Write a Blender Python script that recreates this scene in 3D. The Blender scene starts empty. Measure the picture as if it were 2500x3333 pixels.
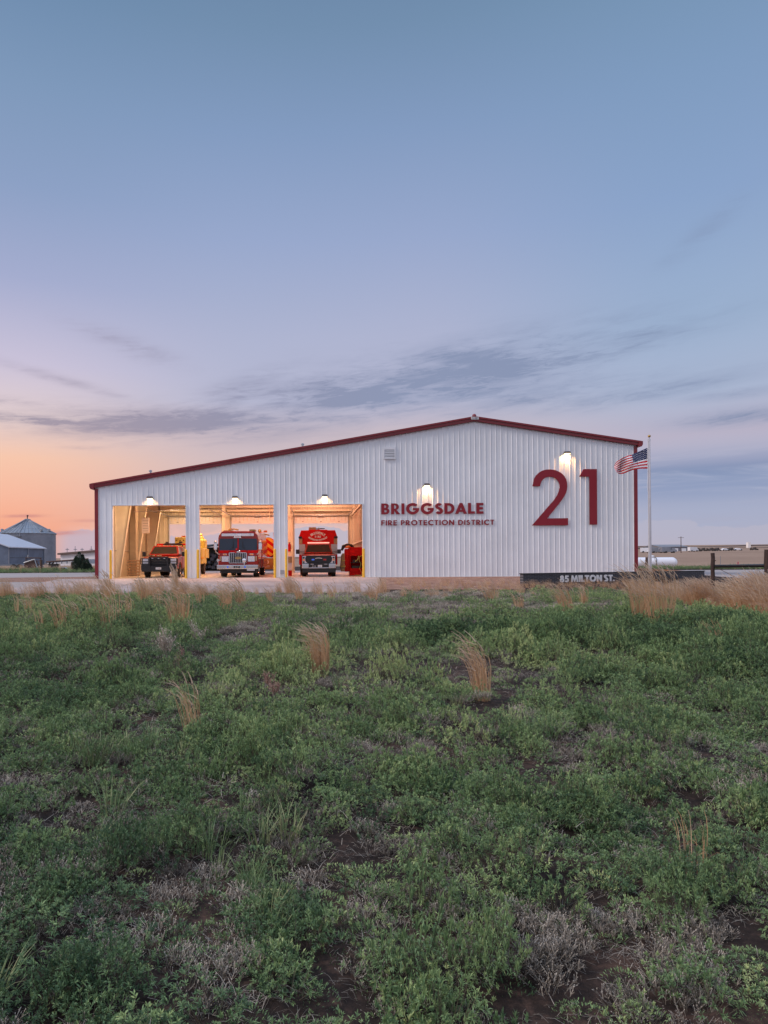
import bpy, bmesh, math, random
import numpy as np
from math import radians as R, sin, cos, pi, atan2, sqrt

random.seed(7); rng = np.random.default_rng(7)
S = bpy.context.scene
C = S.collection

# ------------------------------------------------------------------ camera
F = 2222.0; PX = 1015.0; PY = 1822.0; ROLL = 0.0061; CH = 1.05; FIELD = -0.45; D = 39.4
cam = bpy.data.cameras.new('camera'); camo = bpy.data.objects.new('camera', cam); C.objects.link(camo)
camo.location = (0, 0, CH); camo.rotation_euler = (R(90), ROLL, 0)
cam.sensor_fit = 'VERTICAL'; cam.sensor_height = 36; cam.sensor_width = 27; cam.lens = 36*F/3333
cam.shift_x = (1250-PX)/3333; cam.shift_y = (PY-1666.5)/3333
cam.clip_start = 0.1; cam.clip_end = 6000
S.camera = camo

# ------------------------------------------------------------------ world: a dusk sky with streaks of cloud
W = bpy.data.worlds.new('World'); S.world = W; W.use_nodes = True
wt = W.node_tree; wt.nodes.clear()
def wn(t): return wt.nodes.new(t)
def wm(op, a, b=None, c=None, clamp=False):
    n = wn('ShaderNodeMath'); n.operation = op; n.use_clamp = clamp
    for i, v in enumerate((a, b, c)):
        if v is None: continue
        if isinstance(v, (int, float)): n.inputs[i].default_value = v
        else: wt.links.new(v, n.inputs[i])
    return n.outputs[0]
def wstep(x, a, b):
    n = wn('ShaderNodeMapRange'); n.interpolation_type = 'SMOOTHSTEP'
    wt.links.new(x, n.inputs[0]); n.inputs[1].default_value = a; n.inputs[2].default_value = b
    return n.outputs[0]
def srgb(c):
    o = []
    for v in c[:3]:
        v = v/255.0
        o.append(v/12.92 if v <= .04045 else ((v+.055)/1.055)**2.4)
    return (*o, 1.0)
def wramp(fac, stops):
    n = wn('ShaderNodeValToRGB'); wt.links.new(fac, n.inputs[0]); r = n.color_ramp
    r.interpolation = 'LINEAR'
    while len(r.elements) < len(stops): r.elements.new(0.5)
    for e, (p, c) in zip(r.elements, sorted(stops)): e.position = p
    for e, (p, c) in zip(r.elements, sorted(stops)): e.color = srgb(c)
    return n.outputs[0]
def wmix(f, a, b):
    n = wn('ShaderNodeMix'); n.data_type = 'RGBA'
    if isinstance(f, (int, float)): n.inputs[0].default_value = f
    else: wt.links.new(f, n.inputs[0])
    for i, v in ((6, a), (7, b)):
        if isinstance(v, tuple): n.inputs[i].default_value = v
        else: wt.links.new(v, n.inputs[i])
    return n.outputs[2]
tc = wn('ShaderNodeTexCoord'); sx = wn('ShaderNodeSeparateXYZ'); wt.links.new(tc.outputs['Generated'], sx.inputs[0])
vx, vy, vz = sx.outputs
el = wm('MULTIPLY', wm('ARCSINE', vz), 57.2958)
az = wm('MULTIPLY', wm('ARCTAN2', vx, vy), 57.2958)
t = wm('DIVIDE', wm('MAXIMUM', el, 0.0), 45.0, clamp=True)
E = lambda d: d/45.0
mid = wramp(t, [(0, (198,180,184)), (E(3), (208,182,182)), (E(7), (208,186,188)), (E(10.5), (200,186,196)), (E(13), (184,186,210)), (E(18), (174,180,208)), (E(25), (152,168,204)), (E(32), (131,155,192)), (E(38), (114,142,174)), (1, (98,126,160))])
lef = wramp(t, [(0, (226,160,132)), (E(2.5), (245,168,138)), (E(5), (246,184,158)), (E(8), (246,198,172)), (E(11), (226,206,206)), (E(15), (202,194,216)), (E(21), (164,172,206)), (E(27), (140,160,196)), (E(33), (126,152,186)), (E(39), (108,138,172)), (1, (98,126,160))])
rig = wramp(t, [(0, (180,172,186)), (E(3), (168,172,196)), (E(6), (170,178,204)), (E(9), (184,178,198)), (E(12), (170,182,208)), (E(17), (156,177,207)), (E(25), (138,163,201)), (E(32), (127,155,191)), (E(38), (116,146,178)), (1, (98,126,160))])
bak = wramp(t, [(0, (170,164,180)), (E(6), (184,178,194)), (E(14), (190,190,206)), (E(25), (186,192,214)), (1, (150,160,182))])
c1 = wmix(wstep(az, -25, -4), lef, mid)
c1 = wmix(wstep(az, 8, 30), c1, rig)
# streaky clouds
def blob(a0, e0, sa, se, rot):
    da = wm('SUBTRACT', az, a0); de = wm('SUBTRACT', el, e0)
    c, s = cos(R(rot)), sin(R(rot))
    u = wm('ADD', wm('MULTIPLY', da, c), wm('MULTIPLY', de, s)); v = wm('SUBTRACT', wm('MULTIPLY', de, c), wm('MULTIPLY', da, s))
    u = wm('DIVIDE', u, sa); v = wm('DIVIDE', v, se)
    q = wm('ADD', wm('MULTIPLY', u, u), wm('MULTIPLY', v, v))
    return wm('EXPONENT', wm('MULTIPLY', q, -1.0))
def noise(su, sv, rot, detail=6, off=0.0, rough=.6, dist=0.6):
    c, s = cos(R(rot)), sin(R(rot))
    u = wm('ADD', wm('MULTIPLY', az, c), wm('MULTIPLY', el, s)); v = wm('SUBTRACT', wm('MULTIPLY', el, c), wm('MULTIPLY', az, s))
    cb = wn('ShaderNodeCombineXYZ'); wt.links.new(wm('MULTIPLY', u, su), cb.inputs[0]); wt.links.new(wm('MULTIPLY', v, sv), cb.inputs[1]); cb.inputs[2].default_value = off
    n = wn('ShaderNodeTexNoise'); n.inputs['Scale'].default_value = 1; n.inputs['Detail'].default_value = detail; n.inputs['Roughness'].default_value = rough; n.inputs['Distortion'].default_value = dist
    wt.links.new(cb.outputs[0], n.inputs['Vector']); return n.outputs[0]
def ae(px, py):
    a = math.atan((px-PX)/F); return math.degrees(a), math.degrees(math.atan((PY-py)/F*cos(a)))
n1 = noise(.10, .62, 5, 8, 3.1, .62, .35); n2 = noise(.34, 2.3, 4, 9, 9.4, .7, .5)
mask = None
for px, py, wx, wy, rot, amp in [(620,1375,430,50,2,1.0),(130,1362,320,16,-1,.95),(760,1290,200,45,22,.6),(420,1120,150,28,-16,.42),(1150,1290,330,75,5,1.05),
                                 (1480,1225,430,80,7,1.1),(1880,1165,330,40,8,.7),(2080,1290,300,26,4,.5),(500,1395,240,26,3,.75),(1700,1300,330,40,4,.5),
                                 (2420,1365,170,22,0,.6),(950,1355,160,26,0,.55),(2300,760,120,26,32,.3),(200,1230,260,14,-12,.3),(2380,1290,160,16,0,.3),(20,1300,140,16,-3,.4),(280,1452,80,8,2,.3)]:
    a0, e0 = ae(px, py); k = 57.2958/F
    b = wm('MULTIPLY', blob(a0, e0, wx*k, wy*k, rot), amp)
    mask = b if mask is None else wm('MAXIMUM', mask, b)
dens = wm('MULTIPLY', mask, wm('ADD', wm('MULTIPLY_ADD', wstep(n1, .34, .66), .75, .25), wm('MULTIPLY', wstep(n2, .44, .66), .6)))
dens = wm('MINIMUM', wm('MULTIPLY', dens, .95), .78)
ccol = wmix(wstep(az, -22, 12), srgb((142,134,156)), srgb((124,138,170)))
c2 = wmix(dens, c1, ccol)
# blue bands low on the right, and the lilac cumulus bank low behind the station
nb = noise(.10, 1.1, 1, 5, 5.5)
for py0, hh, col, am in [(1535,34,(120,138,174),.9),(1590,55,(134,150,186),.75),(1500,26,(160,164,192),.55),(1700,60,(168,176,202),.6)]:
    a0, e0 = ae(2300, py0); k = 57.2958/F
    m = wm('MULTIPLY', blob(a0, e0, 40, hh*k, 0), wstep(az, 17, 27))
    m = wm('MULTIPLY', m, wm('MULTIPLY', wstep(nb, .25, .6), am))
    c2 = wmix(m, c2, srgb(col))
nn = noise(.45, .9, 0, 5, 1.7, .55, .3); n3 = noise(.16, .5, 0, 3, 7.7, .5, 0)
top = wm('ADD', wm('MULTIPLY', nn, 2.6), wm('MULTIPLY', n3, 3.2))           # bank top in degrees
edge = wm('SUBTRACT', wm('ADD', top, -.35), el)
bank = wm('MULTIPLY', wstep(edge, -.05, .16), wm('MULTIPLY', wstep(az, -21.6, -19.3), wm('SUBTRACT', 1.0, wm('MULTIPLY', wstep(az, 13, 22), .45))))
rim = wm('MULTIPLY', wstep(edge, -.9, 0.1), wm('SUBTRACT', 1.0, wstep(az, 5, 16)))
rim = wm('MULTIPLY', rim, wstep(az, -22, -17))
c2 = wmix(wm('MULTIPLY', rim, .6), c2, srgb((238,190,180)))
c2 = wmix(wm('MULTIPLY', bank, .92), c2, wmix(wstep(az, -16, 8), srgb((196,178,192)), srgb((186,182,198))))
for px0, py0, wx, wy, am in [(80,1674,48,5,.7),(200,1731,60,7,.75),(10,1731,40,6,.7),(300,1690,60,5,.4)]:
    a0, e0 = ae(px0, py0); k = 57.2958/F
    c2 = wmix(wm('MULTIPLY', wm('MINIMUM', wm('MULTIPLY', blob(a0, e0, wx*k, wy*k, 2), wm('MULTIPLY_ADD', wstep(n2, .3, .7), 1.2, .5)), 1.0), am), c2, srgb((206,140,136)))
back = wstep(wm('ABSOLUTE', az), 48, 100)
c3 = wmix(back, c2, bak)
low = wmix(wstep(el, -.6, -.05), srgb((90,84,80)), c3)
SKYB = 1.35
zen = wstep(el, 44, 66)
gain = wm('ADD', wm('ADD', 1.0, wm('MULTIPLY', back, SKYB-1.0)), wm('MULTIPLY', zen, 1.9))
# faint physical twilight scattering under the dusk colours
nish = wn('ShaderNodeTexSky'); nish.sky_type = 'NISHITA'; nish.sun_disc = False; nish.sun_elevation = R(2); nish.sun_rotation = R(-62)
nm = wn('ShaderNodeMix'); nm.data_type = 'RGBA'; nm.blend_type = 'ADD'; nm.inputs[0].default_value = 0.004
wt.links.new(low, nm.inputs[6]); wt.links.new(nish.outputs[0], nm.inputs[7])
bg = wn('ShaderNodeBackground'); wt.links.new(nm.outputs[2], bg.inputs[0]); wt.links.new(gain, bg.inputs[1])
wo = wn('ShaderNodeOutputWorld'); wt.links.new(bg.outputs[0], wo.inputs[0])
W.cycles.sampling_method = 'MANUAL'; W.cycles.sample_map_resolution = 1024

sl = bpy.data.lights.new('sun', 'SUN'); sl.energy = 2.0; sl.angle = R(14); sl.color = (1, .84, .74)
so = bpy.data.objects.new('sun', sl); C.objects.link(so)
_d = (sin(R(-105)), cos(R(-105)), math.tan(R(38)))     # left and slightly behind the camera, raised well above the glow to light the field
import mathutils
so.rotation_euler = mathutils.Vector(_d).to_track_quat('Z', 'Y').to_euler()

S.view_settings.view_transform = 'Standard'; S.view_settings.look = 'None'
S.view_settings.exposure = 0; S.view_settings.gamma = 1
S.cycles.use_denoising = True; S.cycles.max_bounces = 7; S.cycles.diffuse_bounces = 4; S.cycles.transparent_max_bounces = 6
S.cycles.sample_clamp_indirect = 6

# ------------------------------------------------------------------ helpers
def P(px, py, Y):
    dx = px-PX; du = PY-py
    return ((dx+du*ROLL)/F*Y, Y, CH+(du-dx*ROLL)/F*Y)
def G(px, py, z=FIELD):
    dx = px-PX; du = PY-py; u = du-dx*ROLL
    Y = (CH-z)*F/(-u)
    return ((dx+du*ROLL)/F*Y, Y)

class MB:
    def __init__(s): s.v = []; s.f = []; s.m = []
    def add(s, vs, fs, mi=0):
        b = len(s.v); s.v += [tuple(p) for p in vs]; s.f += [tuple(i+b for i in q) for q in fs]; s.m += [mi]*len(fs); return s
    def box(s, a, b, mi=0):
        (x0,y0,z0),(x1,y1,z1) = a, b
        if x0>x1: x0,x1=x1,x0
        if y0>y1: y0,y1=y1,y0
        if z0>z1: z0,z1=z1,z0
        return s.add([(x0,y0,z0),(x1,y0,z0),(x1,y1,z0),(x0,y1,z0),(x0,y0,z1),(x1,y0,z1),(x1,y1,z1),(x0,y1,z1)],
              [(0,3,2,1),(4,5,6,7),(0,1,5,4),(1,2,6,5),(2,3,7,6),(3,0,4,7)], mi)
    def hexa(s, b4, t4, mi=0):
        return s.add(list(b4)+list(t4), [(0,3,2,1),(4,5,6,7),(0,1,5,4),(1,2,6,5),(2,3,7,6),(3,0,4,7)], mi)
    def prism(s, poly, axis, a, b, mi=0):
        n = len(poly)
        def mk(p, w):
            if axis == 'x': return (w, p[0], p[1])
            if axis == 'y': return (p[0], w, p[1])
            return (p[0], p[1], w)
        vs = [mk(p, a) for p in poly]+[mk(p, b) for p in poly]
        return s.add(vs, [tuple(range(n-1,-1,-1)), tuple(range(n,2*n))]+[(i,(i+1)%n,(i+1)%n+n,i+n) for i in range(n)], mi)
    def tube(s, pts, r, n=8, mi=0, cap=True):
        V = mathutils.Vector; pts = [V(p) for p in pts]; rr = r if isinstance(r, (list, tuple)) else [r]*len(pts)
        vs = []; up = None
        for i, p in enumerate(pts):
            d = (pts[min(i+1,len(pts)-1)]-pts[max(i-1,0)]).normalized()
            a = V((0,0,1)) if abs(d.z) < .95 else V((1,0,0))
            u = d.cross(a).normalized(); w = u.cross(d)
            if up is not None and u.dot(up) < 0: u = -u; w = -w
            up = u
            for k in range(n):
                t_ = 2*pi*k/n; vs.append(p+u*(cos(t_)*rr[i])+w*(sin(t_)*rr[i]))
        fs = []
        for i in range(len(pts)-1):
            for k in range(n):
                fs.append((i*n+k, i*n+(k+1)%n, (i+1)*n+(k+1)%n, (i+1)*n+k))
        if cap: fs += [tuple(range(n-1,-1,-1)), tuple(range((len(pts)-1)*n, len(pts)*n))]
        return s.add(vs, fs, mi)
    def lathe(s, prof, c=(0,0,0), axis='z', n=24, mi=0):
        vs = []
        for r_, h in prof:
            for k in range(n):
                t_ = 2*pi*k/n; a, b = r_*cos(t_), r_*sin(t_)
                q = {'z': (a,b,h), 'x': (h,a,b), 'y': (a,h,b)}[axis]
                vs.append((q[0]+c[0], q[1]+c[1], q[2]+c[2]))
        fs = [(i*n+k, i*n+(k+1)%n, (i+1)*n+(k+1)%n, (i+1)*n+k) for i in range(len(prof)-1) for k in range(n)]
        fs += [tuple(range(n-1,-1,-1)), tuple(range((len(prof)-1)*n, len(prof)*n))]
        return s.add(vs, fs, mi)
    def build(s, name, mats, parent=None, smooth=False, bevel=0, loc=None):
        me = bpy.data.meshes.new(name); me.from_pydata(s.v, [], s.f)
        if not isinstance(mats, (list, tuple)): mats = [mats]
        for m in mats: me.materials.append(m)
        if len(mats) > 1: me.polygons.foreach_set('material_index', s.m)
        bm = bmesh.new(); bm.from_mesh(me); bmesh.ops.recalc_face_normals(bm, faces=bm.faces); bm.to_mesh(me); bm.free()
        o = bpy.data.objects.new(name, me); C.objects.link(o)
        if smooth:
            for p in me.polygons: p.use_smooth = True
            me.set_sharp_from_angle(angle=R(40))
        if bevel:
            b = o.modifiers.new('bevel', 'BEVEL'); b.width = bevel; b.segments = 2; b.limit_method = 'ANGLE'; b.angle_limit = R(35)
        if parent is not None: o.parent = parent
        if loc is not None: o.location = loc
        return o
def tag(o, label, cat, group=None, kind=None):
    if label: o['label'] = label
    if cat: o['category'] = cat
    if group: o['group'] = group
    if kind: o['kind'] = kind
    return o
def thing(name, label, cat, loc=(0,0,0), rz=0, group=None):
    o = bpy.data.objects.new(name, None); C.objects.link(o); o.location = loc; o.rotation_euler = (0,0,rz)
    o.empty_display_size = .2
    return tag(o, label, cat, group)
def struct(o): o['kind'] = 'structure'; return o
def copy_tree(o, parent=None):
    c = o.copy(); C.objects.link(c)
    if parent is not None: c.parent = parent
    for ch in list(o.children): copy_tree(ch, c)
    return c

# ------------------------------------------------------------------ materials
def mat(name, col, rough=.6, metal=0, coat=0, var=0.0, vscale=3.0, bump=0, bscale=40, emit=None, es=0, spec=.5, trans=0, var2=None):
    m = bpy.data.materials.new(name); m.use_nodes = True; nt = m.node_tree; b = nt.nodes['Principled BSDF']
    b.inputs['Roughness'].default_value = rough; b.inputs['Metallic'].default_value = metal
    b.inputs['Coat Weight'].default_value = coat; b.inputs['Coat Roughness'].default_value = .08; b.inputs['Specular IOR Level'].default_value = spec
    b.inputs['Base Color'].default_value = (*col, 1)
    if emit: b.inputs['Emission Color'].default_value = (*emit, 1); b.inputs['Emission Strength'].default_value = es
    tcn = nt.nodes.new('ShaderNodeTexCoord')
    if var or var2:
        n = nt.nodes.new('ShaderNodeTexNoise'); n.inputs['Scale'].default_value = vscale; n.inputs['Detail'].default_value = 6; n.inputs['Roughness'].default_value = .65
        nt.links.new(tcn.outputs['Object'], n.inputs['Vector'])
        r = nt.nodes.new('ShaderNodeValToRGB'); nt.links.new(n.outputs[0], r.inputs[0])
        r.color_ramp.elements[0].position = .3; r.color_ramp.elements[1].position = .7
        lo = tuple(c*(1-var) for c in col); hi = var2 if var2 else tuple(min(1, c*(1+var)) for c in col)
        r.color_ramp.elements[0].color = (*lo, 1); r.color_ramp.elements[1].color = (*hi, 1)
        nt.links.new(r.outputs[0], b.inputs['Base Color'])
    if bump:
        n = nt.nodes.new('ShaderNodeTexNoise'); n.inputs['Scale'].default_value = bscale; n.inputs['Detail'].default_value = 4
        nt.links.new(tcn.outputs['Object'], n.inputs['Vector'])
        bp = nt.nodes.new('ShaderNodeBump'); bp.inputs['Strength'].default_value = bump; bp.inputs['Distance'].default_value = .02
        nt.links.new(n.outputs[0], bp.inputs['Height']); nt.links.new(bp.outputs[0], b.inputs['Normal'])
    return m
M = {}
M['siding'] = mat('white_siding', (.75,.775,.81), .36, .0, var=.07, vscale=.5, spec=.5)
M['liner'] = mat('interior_liner', (.66,.62,.53), .6, var=.08, vscale=.8)
M['insul'] = mat('insulation_facing', (.40,.34,.25), .45, var=.12, vscale=1.5, bump=.3, bscale=2)
M['steelcream'] = mat('primed_steel', (.78,.73,.60), .5, var=.06)
M['trim'] = mat('burgundy_trim', (.21,.014,.022), .35, var=.08, vscale=2)
M['letter'] = mat('burgundy_letter', (.25,.006,.018), .55, var=.06, vscale=3)
M['roof'] = mat('roof_metal', (.5,.5,.52), .4)
M['galv'] = mat('galvanised_steel', (.36,.38,.41), .42, .55, var=.14, vscale=.7)
M['galvd'] = mat('weathered_steel', (.24,.265,.31), .5, .45, var=.2, vscale=.5)
M['whitemetal'] = mat('white_painted_metal', (.72,.74,.78), .35, var=.06, vscale=1)
M['alu'] = mat('brushed_aluminium', (.62,.62,.64), .35, .8, var=.08)
M['chrome'] = mat('chrome', (.82,.82,.83), .12, 1.0)
M['black'] = mat('black_plastic', (.012,.012,.014), .45, var=.1)
M['blackm'] = mat('black_painted_steel', (.01,.01,.012), .3, coat=.3)
M['rubber'] = mat('tyre_rubber', (.018,.017,.017), .8, bump=.4, bscale=60)
M['red'] = mat('fire_engine_red', (.29,.009,.004), .4, coat=1.0, spec=.15, var=.05)
M['redd'] = mat('deep_red_paint', (.62,.004,.003), .5, spec=.15, var=.05)
M['yellow'] = mat('safety_yellow', (.80,.46,.035), .5, var=.12, vscale=6)
M['yeltruck'] = mat('lime_yellow_paint', (.72,.62,.17), .45, var=.1, vscale=2)
M['glass'] = mat('vehicle_glass', (.03,.022,.016), .15, 0, spec=.5)
M['glassb'] = mat('windshield_blue_glass', (.022,.042,.07), .1, 0, spec=.5)
M['lens'] = mat('clear_lens', (.75,.75,.78), .15, .3, coat=.6)
M['lensred'] = mat('red_lens', (.5,.01,.01), .2, coat=.6)
M['lensblue'] = mat('blue_lens', (.03,.08,.5), .2, coat=.6, emit=(.1,.25,1), es=.35)
M['amber'] = mat('amber_lens', (.8,.25,.02), .2, coat=.6)
M['concrete'] = mat('concrete', (.35,.295,.285), .85, var=.26, vscale=.35, bump=.25, bscale=30)
M['floorc'] = mat('sealed_floor', (.50,.44,.37), .35, var=.12, vscale=.8)
M['machine'] = mat('dull_dark_machinery', (.06,.05,.045), .8, var=.3)
M['white'] = mat('white_vinyl', (.8,.78,.76), .5)
M['tan'] = mat('tan_canvas', (.42,.30,.17), .9, var=.25, vscale=12)
M['wood'] = mat('weathered_wood', (.11,.07,.055), .9, var=.35, vscale=9, bump=.5, bscale=30)
M['woodred'] = mat('creosote_wood', (.05,.03,.025), .9, var=.35, vscale=9, bump=.5, bscale=30)
M['rust'] = mat('rusty_steel', (.09,.05,.04), .85, var=.4, vscale=4)
M['orange'] = mat('orange_paint', (.65,.13,.015), .45)
M['copper'] = mat('brass_ball', (.45,.30,.12), .45, .8)
M['lamp_on'] = mat('lit_lamp_lens', (1,.9,.7), .4, emit=(1,.66,.32), es=6)
M['tube_on'] = mat('lit_tube', (1,.9,.7), .4, emit=(1,.62,.3), es=3)
M['bronze'] = mat('bronze_housing', (.12,.10,.09), .4, .3)
M['navy'] = mat('flag_navy', (.018,.03,.10), .8)
M['flagred'] = mat('flag_red', (.60,.02,.03), .8)
M['flagwhite'] = mat('flag_white', (.85,.83,.86), .8)
M['cab_grey'] = mat('grey_barn_siding', (.17,.18,.21), .5, var=.06)
M['tanker'] = mat('silver_diamond_plate', (.50,.47,.46), .38, .5, var=.1)

def cover_mat(name, stops, rough=.6, transl=.10):
    m = bpy.data.materials.new(name); m.use_nodes = True; nt = m.node_tree; nt.nodes.clear()
    at = nt.nodes.new('ShaderNodeAttribute'); at.attribute_type = 'INSTANCER'; at.attribute_name = 'tint'
    oi = nt.nodes.new('ShaderNodeAttribute'); oi.attribute_type = 'GEOMETRY'; oi.attribute_name = 'lv'
    a = nt.nodes.new('ShaderNodeMath'); a.operation = 'MULTIPLY_ADD'; nt.links.new(oi.outputs['Fac'], a.inputs[0]); a.inputs[1].default_value = .7; nt.links.new(at.outputs['Fac'], a.inputs[2])
    b = nt.nodes.new('ShaderNodeMath'); b.operation = 'ADD'; nt.links.new(a.outputs[0], b.inputs[0]); b.inputs[1].default_value = -.32
    r = nt.nodes.new('ShaderNodeValToRGB'); nt.links.new(b.outputs[0], r.inputs[0]); rr = r.color_ramp
    while len(rr.elements) < len(stops): rr.elements.new(.5)
    for e, (p, c) in zip(rr.elements, stops): e.position = p
    for e, (p, c) in zip(rr.elements, stops): e.color = (*c, 1)
    pr = nt.nodes.new('ShaderNodeBsdfPrincipled'); pr.inputs['Roughness'].default_value = rough; pr.inputs['Specular IOR Level'].default_value = .35
    tr = nt.nodes.new('ShaderNodeBsdfTranslucent'); mx = nt.nodes.new('ShaderNodeMixShader'); mx.inputs[0].default_value = transl
    nt.links.new(r.outputs[0], pr.inputs['Base Color']); nt.links.new(r.outputs[0], tr.inputs[0])
    nt.links.new(pr.outputs[0], mx.inputs[1]); nt.links.new(tr.outputs[0], mx.inputs[2])
    o = nt.nodes.new('ShaderNodeOutputMaterial'); nt.links.new(mx.outputs[0], o.inputs[0]); return m
M['leaf'] = cover_mat('weed_leaf', [(0, (.055,.11,.055)), (.35, (.155,.25,.11)), (.7, (.29,.40,.17)), (1, (.48,.55,.25))])
M['stem'] = cover_mat('weed_stem', [(0, (.06,.06,.04)), (1, (.13,.11,.07))])
M['deadtwig'] = cover_mat('dead_twig', [(0, (.12,.105,.088)), (.5, (.26,.225,.185)), (1, (.55,.49,.41))])
M['blade'] = cover_mat('grass_blade', [(0, (.10,.18,.08)), (.5, (.18,.26,.11)), (1, (.34,.34,.18))])
M['straw'] = cover_mat('straw', [(0, (.45,.25,.13)), (.5, (.62,.39,.22)), (1, (.74,.54,.35))], transl=.3)
M['strawtop'] = cover_mat('straw_head', [(0, (.55,.38,.27)), (1, (.78,.62,.46))], transl=.35)
M['juniper'] = mat('juniper_needles', (.025,.05,.032), .8, var=.5, vscale=5)

def setnode(m):
    return m.node_tree, m.node_tree.nodes['Principled BSDF']
def two_noise(name, cols, s1, s2, rough=.95, bump=.6, bs=25, dist=.03):
    m = bpy.data.materials.new(name); m.use_nodes = True; nt, b = setnode(m); b.inputs['Roughness'].default_value = rough; b.inputs['Specular IOR Level'].default_value = .2
    tcn = nt.nodes.new('ShaderNodeTexCoord')
    def nz(s, d=6):
        n = nt.nodes.new('ShaderNodeTexNoise'); n.inputs['Scale'].default_value = s; n.inputs['Detail'].default_value = d; n.inputs['Roughness'].default_value = .65; nt.links.new(tcn.outputs['Object'], n.inputs['Vector']); return n.outputs[0]
    a, c = nz(s1), nz(s2)
    mm = nt.nodes.new('ShaderNodeMath'); mm.operation = 'MULTIPLY_ADD'; nt.links.new(a, mm.inputs[0]); mm.inputs[1].default_value = .5
    m2 = nt.nodes.new('ShaderNodeMath'); m2.operation = 'MULTIPLY'; nt.links.new(c, m2.inputs[0]); m2.inputs[1].default_value = .5; nt.links.new(m2.outputs[0], mm.inputs[2])
    r = nt.nodes.new('ShaderNodeValToRGB'); nt.links.new(mm.outputs[0], r.inputs[0]); rr = r.color_ramp
    while len(rr.elements) < len(cols): rr.elements.new(.5)
    for i, e in enumerate(rr.elements): e.position = .35+.3*i/(len(cols)-1)
    for e, cc in zip(rr.elements, cols): e.color = (*cc, 1)
    nt.links.new(r.outputs[0], b.inputs['Base Color'])
    bp = nt.nodes.new('ShaderNodeBump'); bp.inputs['Strength'].default_value = bump; bp.inputs['Distance'].default_value = dist; nt.links.new(nz(bs, 8), bp.inputs['Height']); nt.links.new(bp.outputs[0], b.inputs['Normal'])
    return m
M['soil'] = two_noise('prairie_soil', [(.012,.009,.008), (.035,.024,.02), (.12,.072,.054)], 1.2, 14)
M['gravel'] = two_noise('red_gravel', [(.12,.065,.045), (.27,.16,.12), (.42,.29,.23)], 2, 28, bs=45)
M['road'] = two_noise('pale_gravel_road', [(.27,.245,.24), (.35,.32,.315), (.42,.39,.38)], .25, 8, bump=.3, bs=30)
M['farfield'] = two_noise('stubble_field', [(.25,.17,.12), (.31,.21,.15), (.36,.26,.19)], .012, .3, bs=3, dist=.1)
# ------------------------------------------------------------------ terrain
def hnoise(x, y):
    return (.05*np.sin(x*.9+1.3)*np.cos(y*.75+.4)+.03*np.sin(x*2.1+y*1.7)+.02*np.cos(x*3.7-y*2.9+1))
def zt(x, y):
    x = np.asarray(x, float); y = np.asarray(y, float)
    near = FIELD + hnoise(x, y)*np.clip((28-y)/6, 0, 1)
    ramp = FIELD*(1-np.clip((y-29)/(38.8-29), 0, 1))
    z = np.where(y < 29, near, ramp)
    far = np.clip(y-90, 0, None)
    ang = x/np.maximum(y, 1)
    slope = np.interp(ang, [-.6,-.35,-.1,.1,.35,.7], [.0066,.0066,.005,.0068,.0135,.0150])
    slope = slope*(1+.5*np.clip((y-430)/500,0,1)*np.clip((ang-.2)/.25,0,1))
    z = z + far*slope*(1/(1+np.exp((far-1500)/200)))*np.where(far > 0, 1, 0) + .5*np.clip(far/200,0,1)*np.sin(x*.01+2)*np.cos(y*.006)
    return z
def zs(x, y): return float(zt(x, y))
def sheet(name, xs, ys, m, dz=0.0, mask=None):
    X, Y = np.meshgrid(xs, ys); Z = zt(X, Y)+dz
    v = np.stack([X, Y, Z], -1).reshape(-1, 3); nx = len(xs); fs = []
    for j in range(len(ys)-1):
        for i in range(nx-1):
            if mask is None or mask((xs[i]+xs[i+1])/2, (ys[j]+ys[j+1])/2): fs.append((j*nx+i, j*nx+i+1, (j+1)*nx+i+1, (j+1)*nx+i))
    me = bpy.data.meshes.new(name); me.from_pydata(v.tolist(), [], fs); me.materials.append(m)
    for p in me.polygons: p.use_smooth = True
    o = bpy.data.objects.new(name, me); C.objects.link(o); return struct(o)
xs = np.unique(np.concatenate([np.linspace(-3000,-300,14), np.linspace(-300,-45,18), np.arange(-45,50.1,.6), np.linspace(50,400,22), np.linspace(400,3000,14)]))
ys = np.unique(np.concatenate([np.linspace(-400,-6,8), np.arange(-6,39,.5), [29,38.8], np.linspace(39.4,90,16), np.linspace(90,600,40), np.linspace(600,3200,20)]))
ground = sheet('ground', xs, ys, M['soil'])
def strip_mesh(name, poly, m, dz, sub=1.2):
    bm = bmesh.new(); f = bm.faces.new([bm.verts.new((x, y, 0)) for x, y in poly])
    for k in range(2):
        pass
    x0, x1 = min(p[0] for p in poly), max(p[0] for p in poly); y0, y1 = min(p[1] for p in poly), max(p[1] for p in poly)
    for yc in [q for q in [29, 38.8]+list(ys) if y0 < q < y1]:
        bmesh.ops.bisect_plane(bm, geom=bm.verts[:]+bm.edges[:]+bm.faces[:], plane_co=(0,yc,0), plane_no=(0,1,0))
    for xc in [q for q in xs if x0 < q < x1]:
        bmesh.ops.bisect_plane(bm, geom=bm.verts[:]+bm.edges[:]+bm.faces[:], plane_co=(xc,0,0), plane_no=(1,0,0))
    for v in bm.verts: v.co.z = zs(v.co.x, v.co.y)+dz
    me = bpy.data.meshes.new(name); bm.to_mesh(me); bm.free(); me.materials.append(m)
    o = bpy.data.objects.new(name, me); C.objects.link(o); return struct(o)
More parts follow.
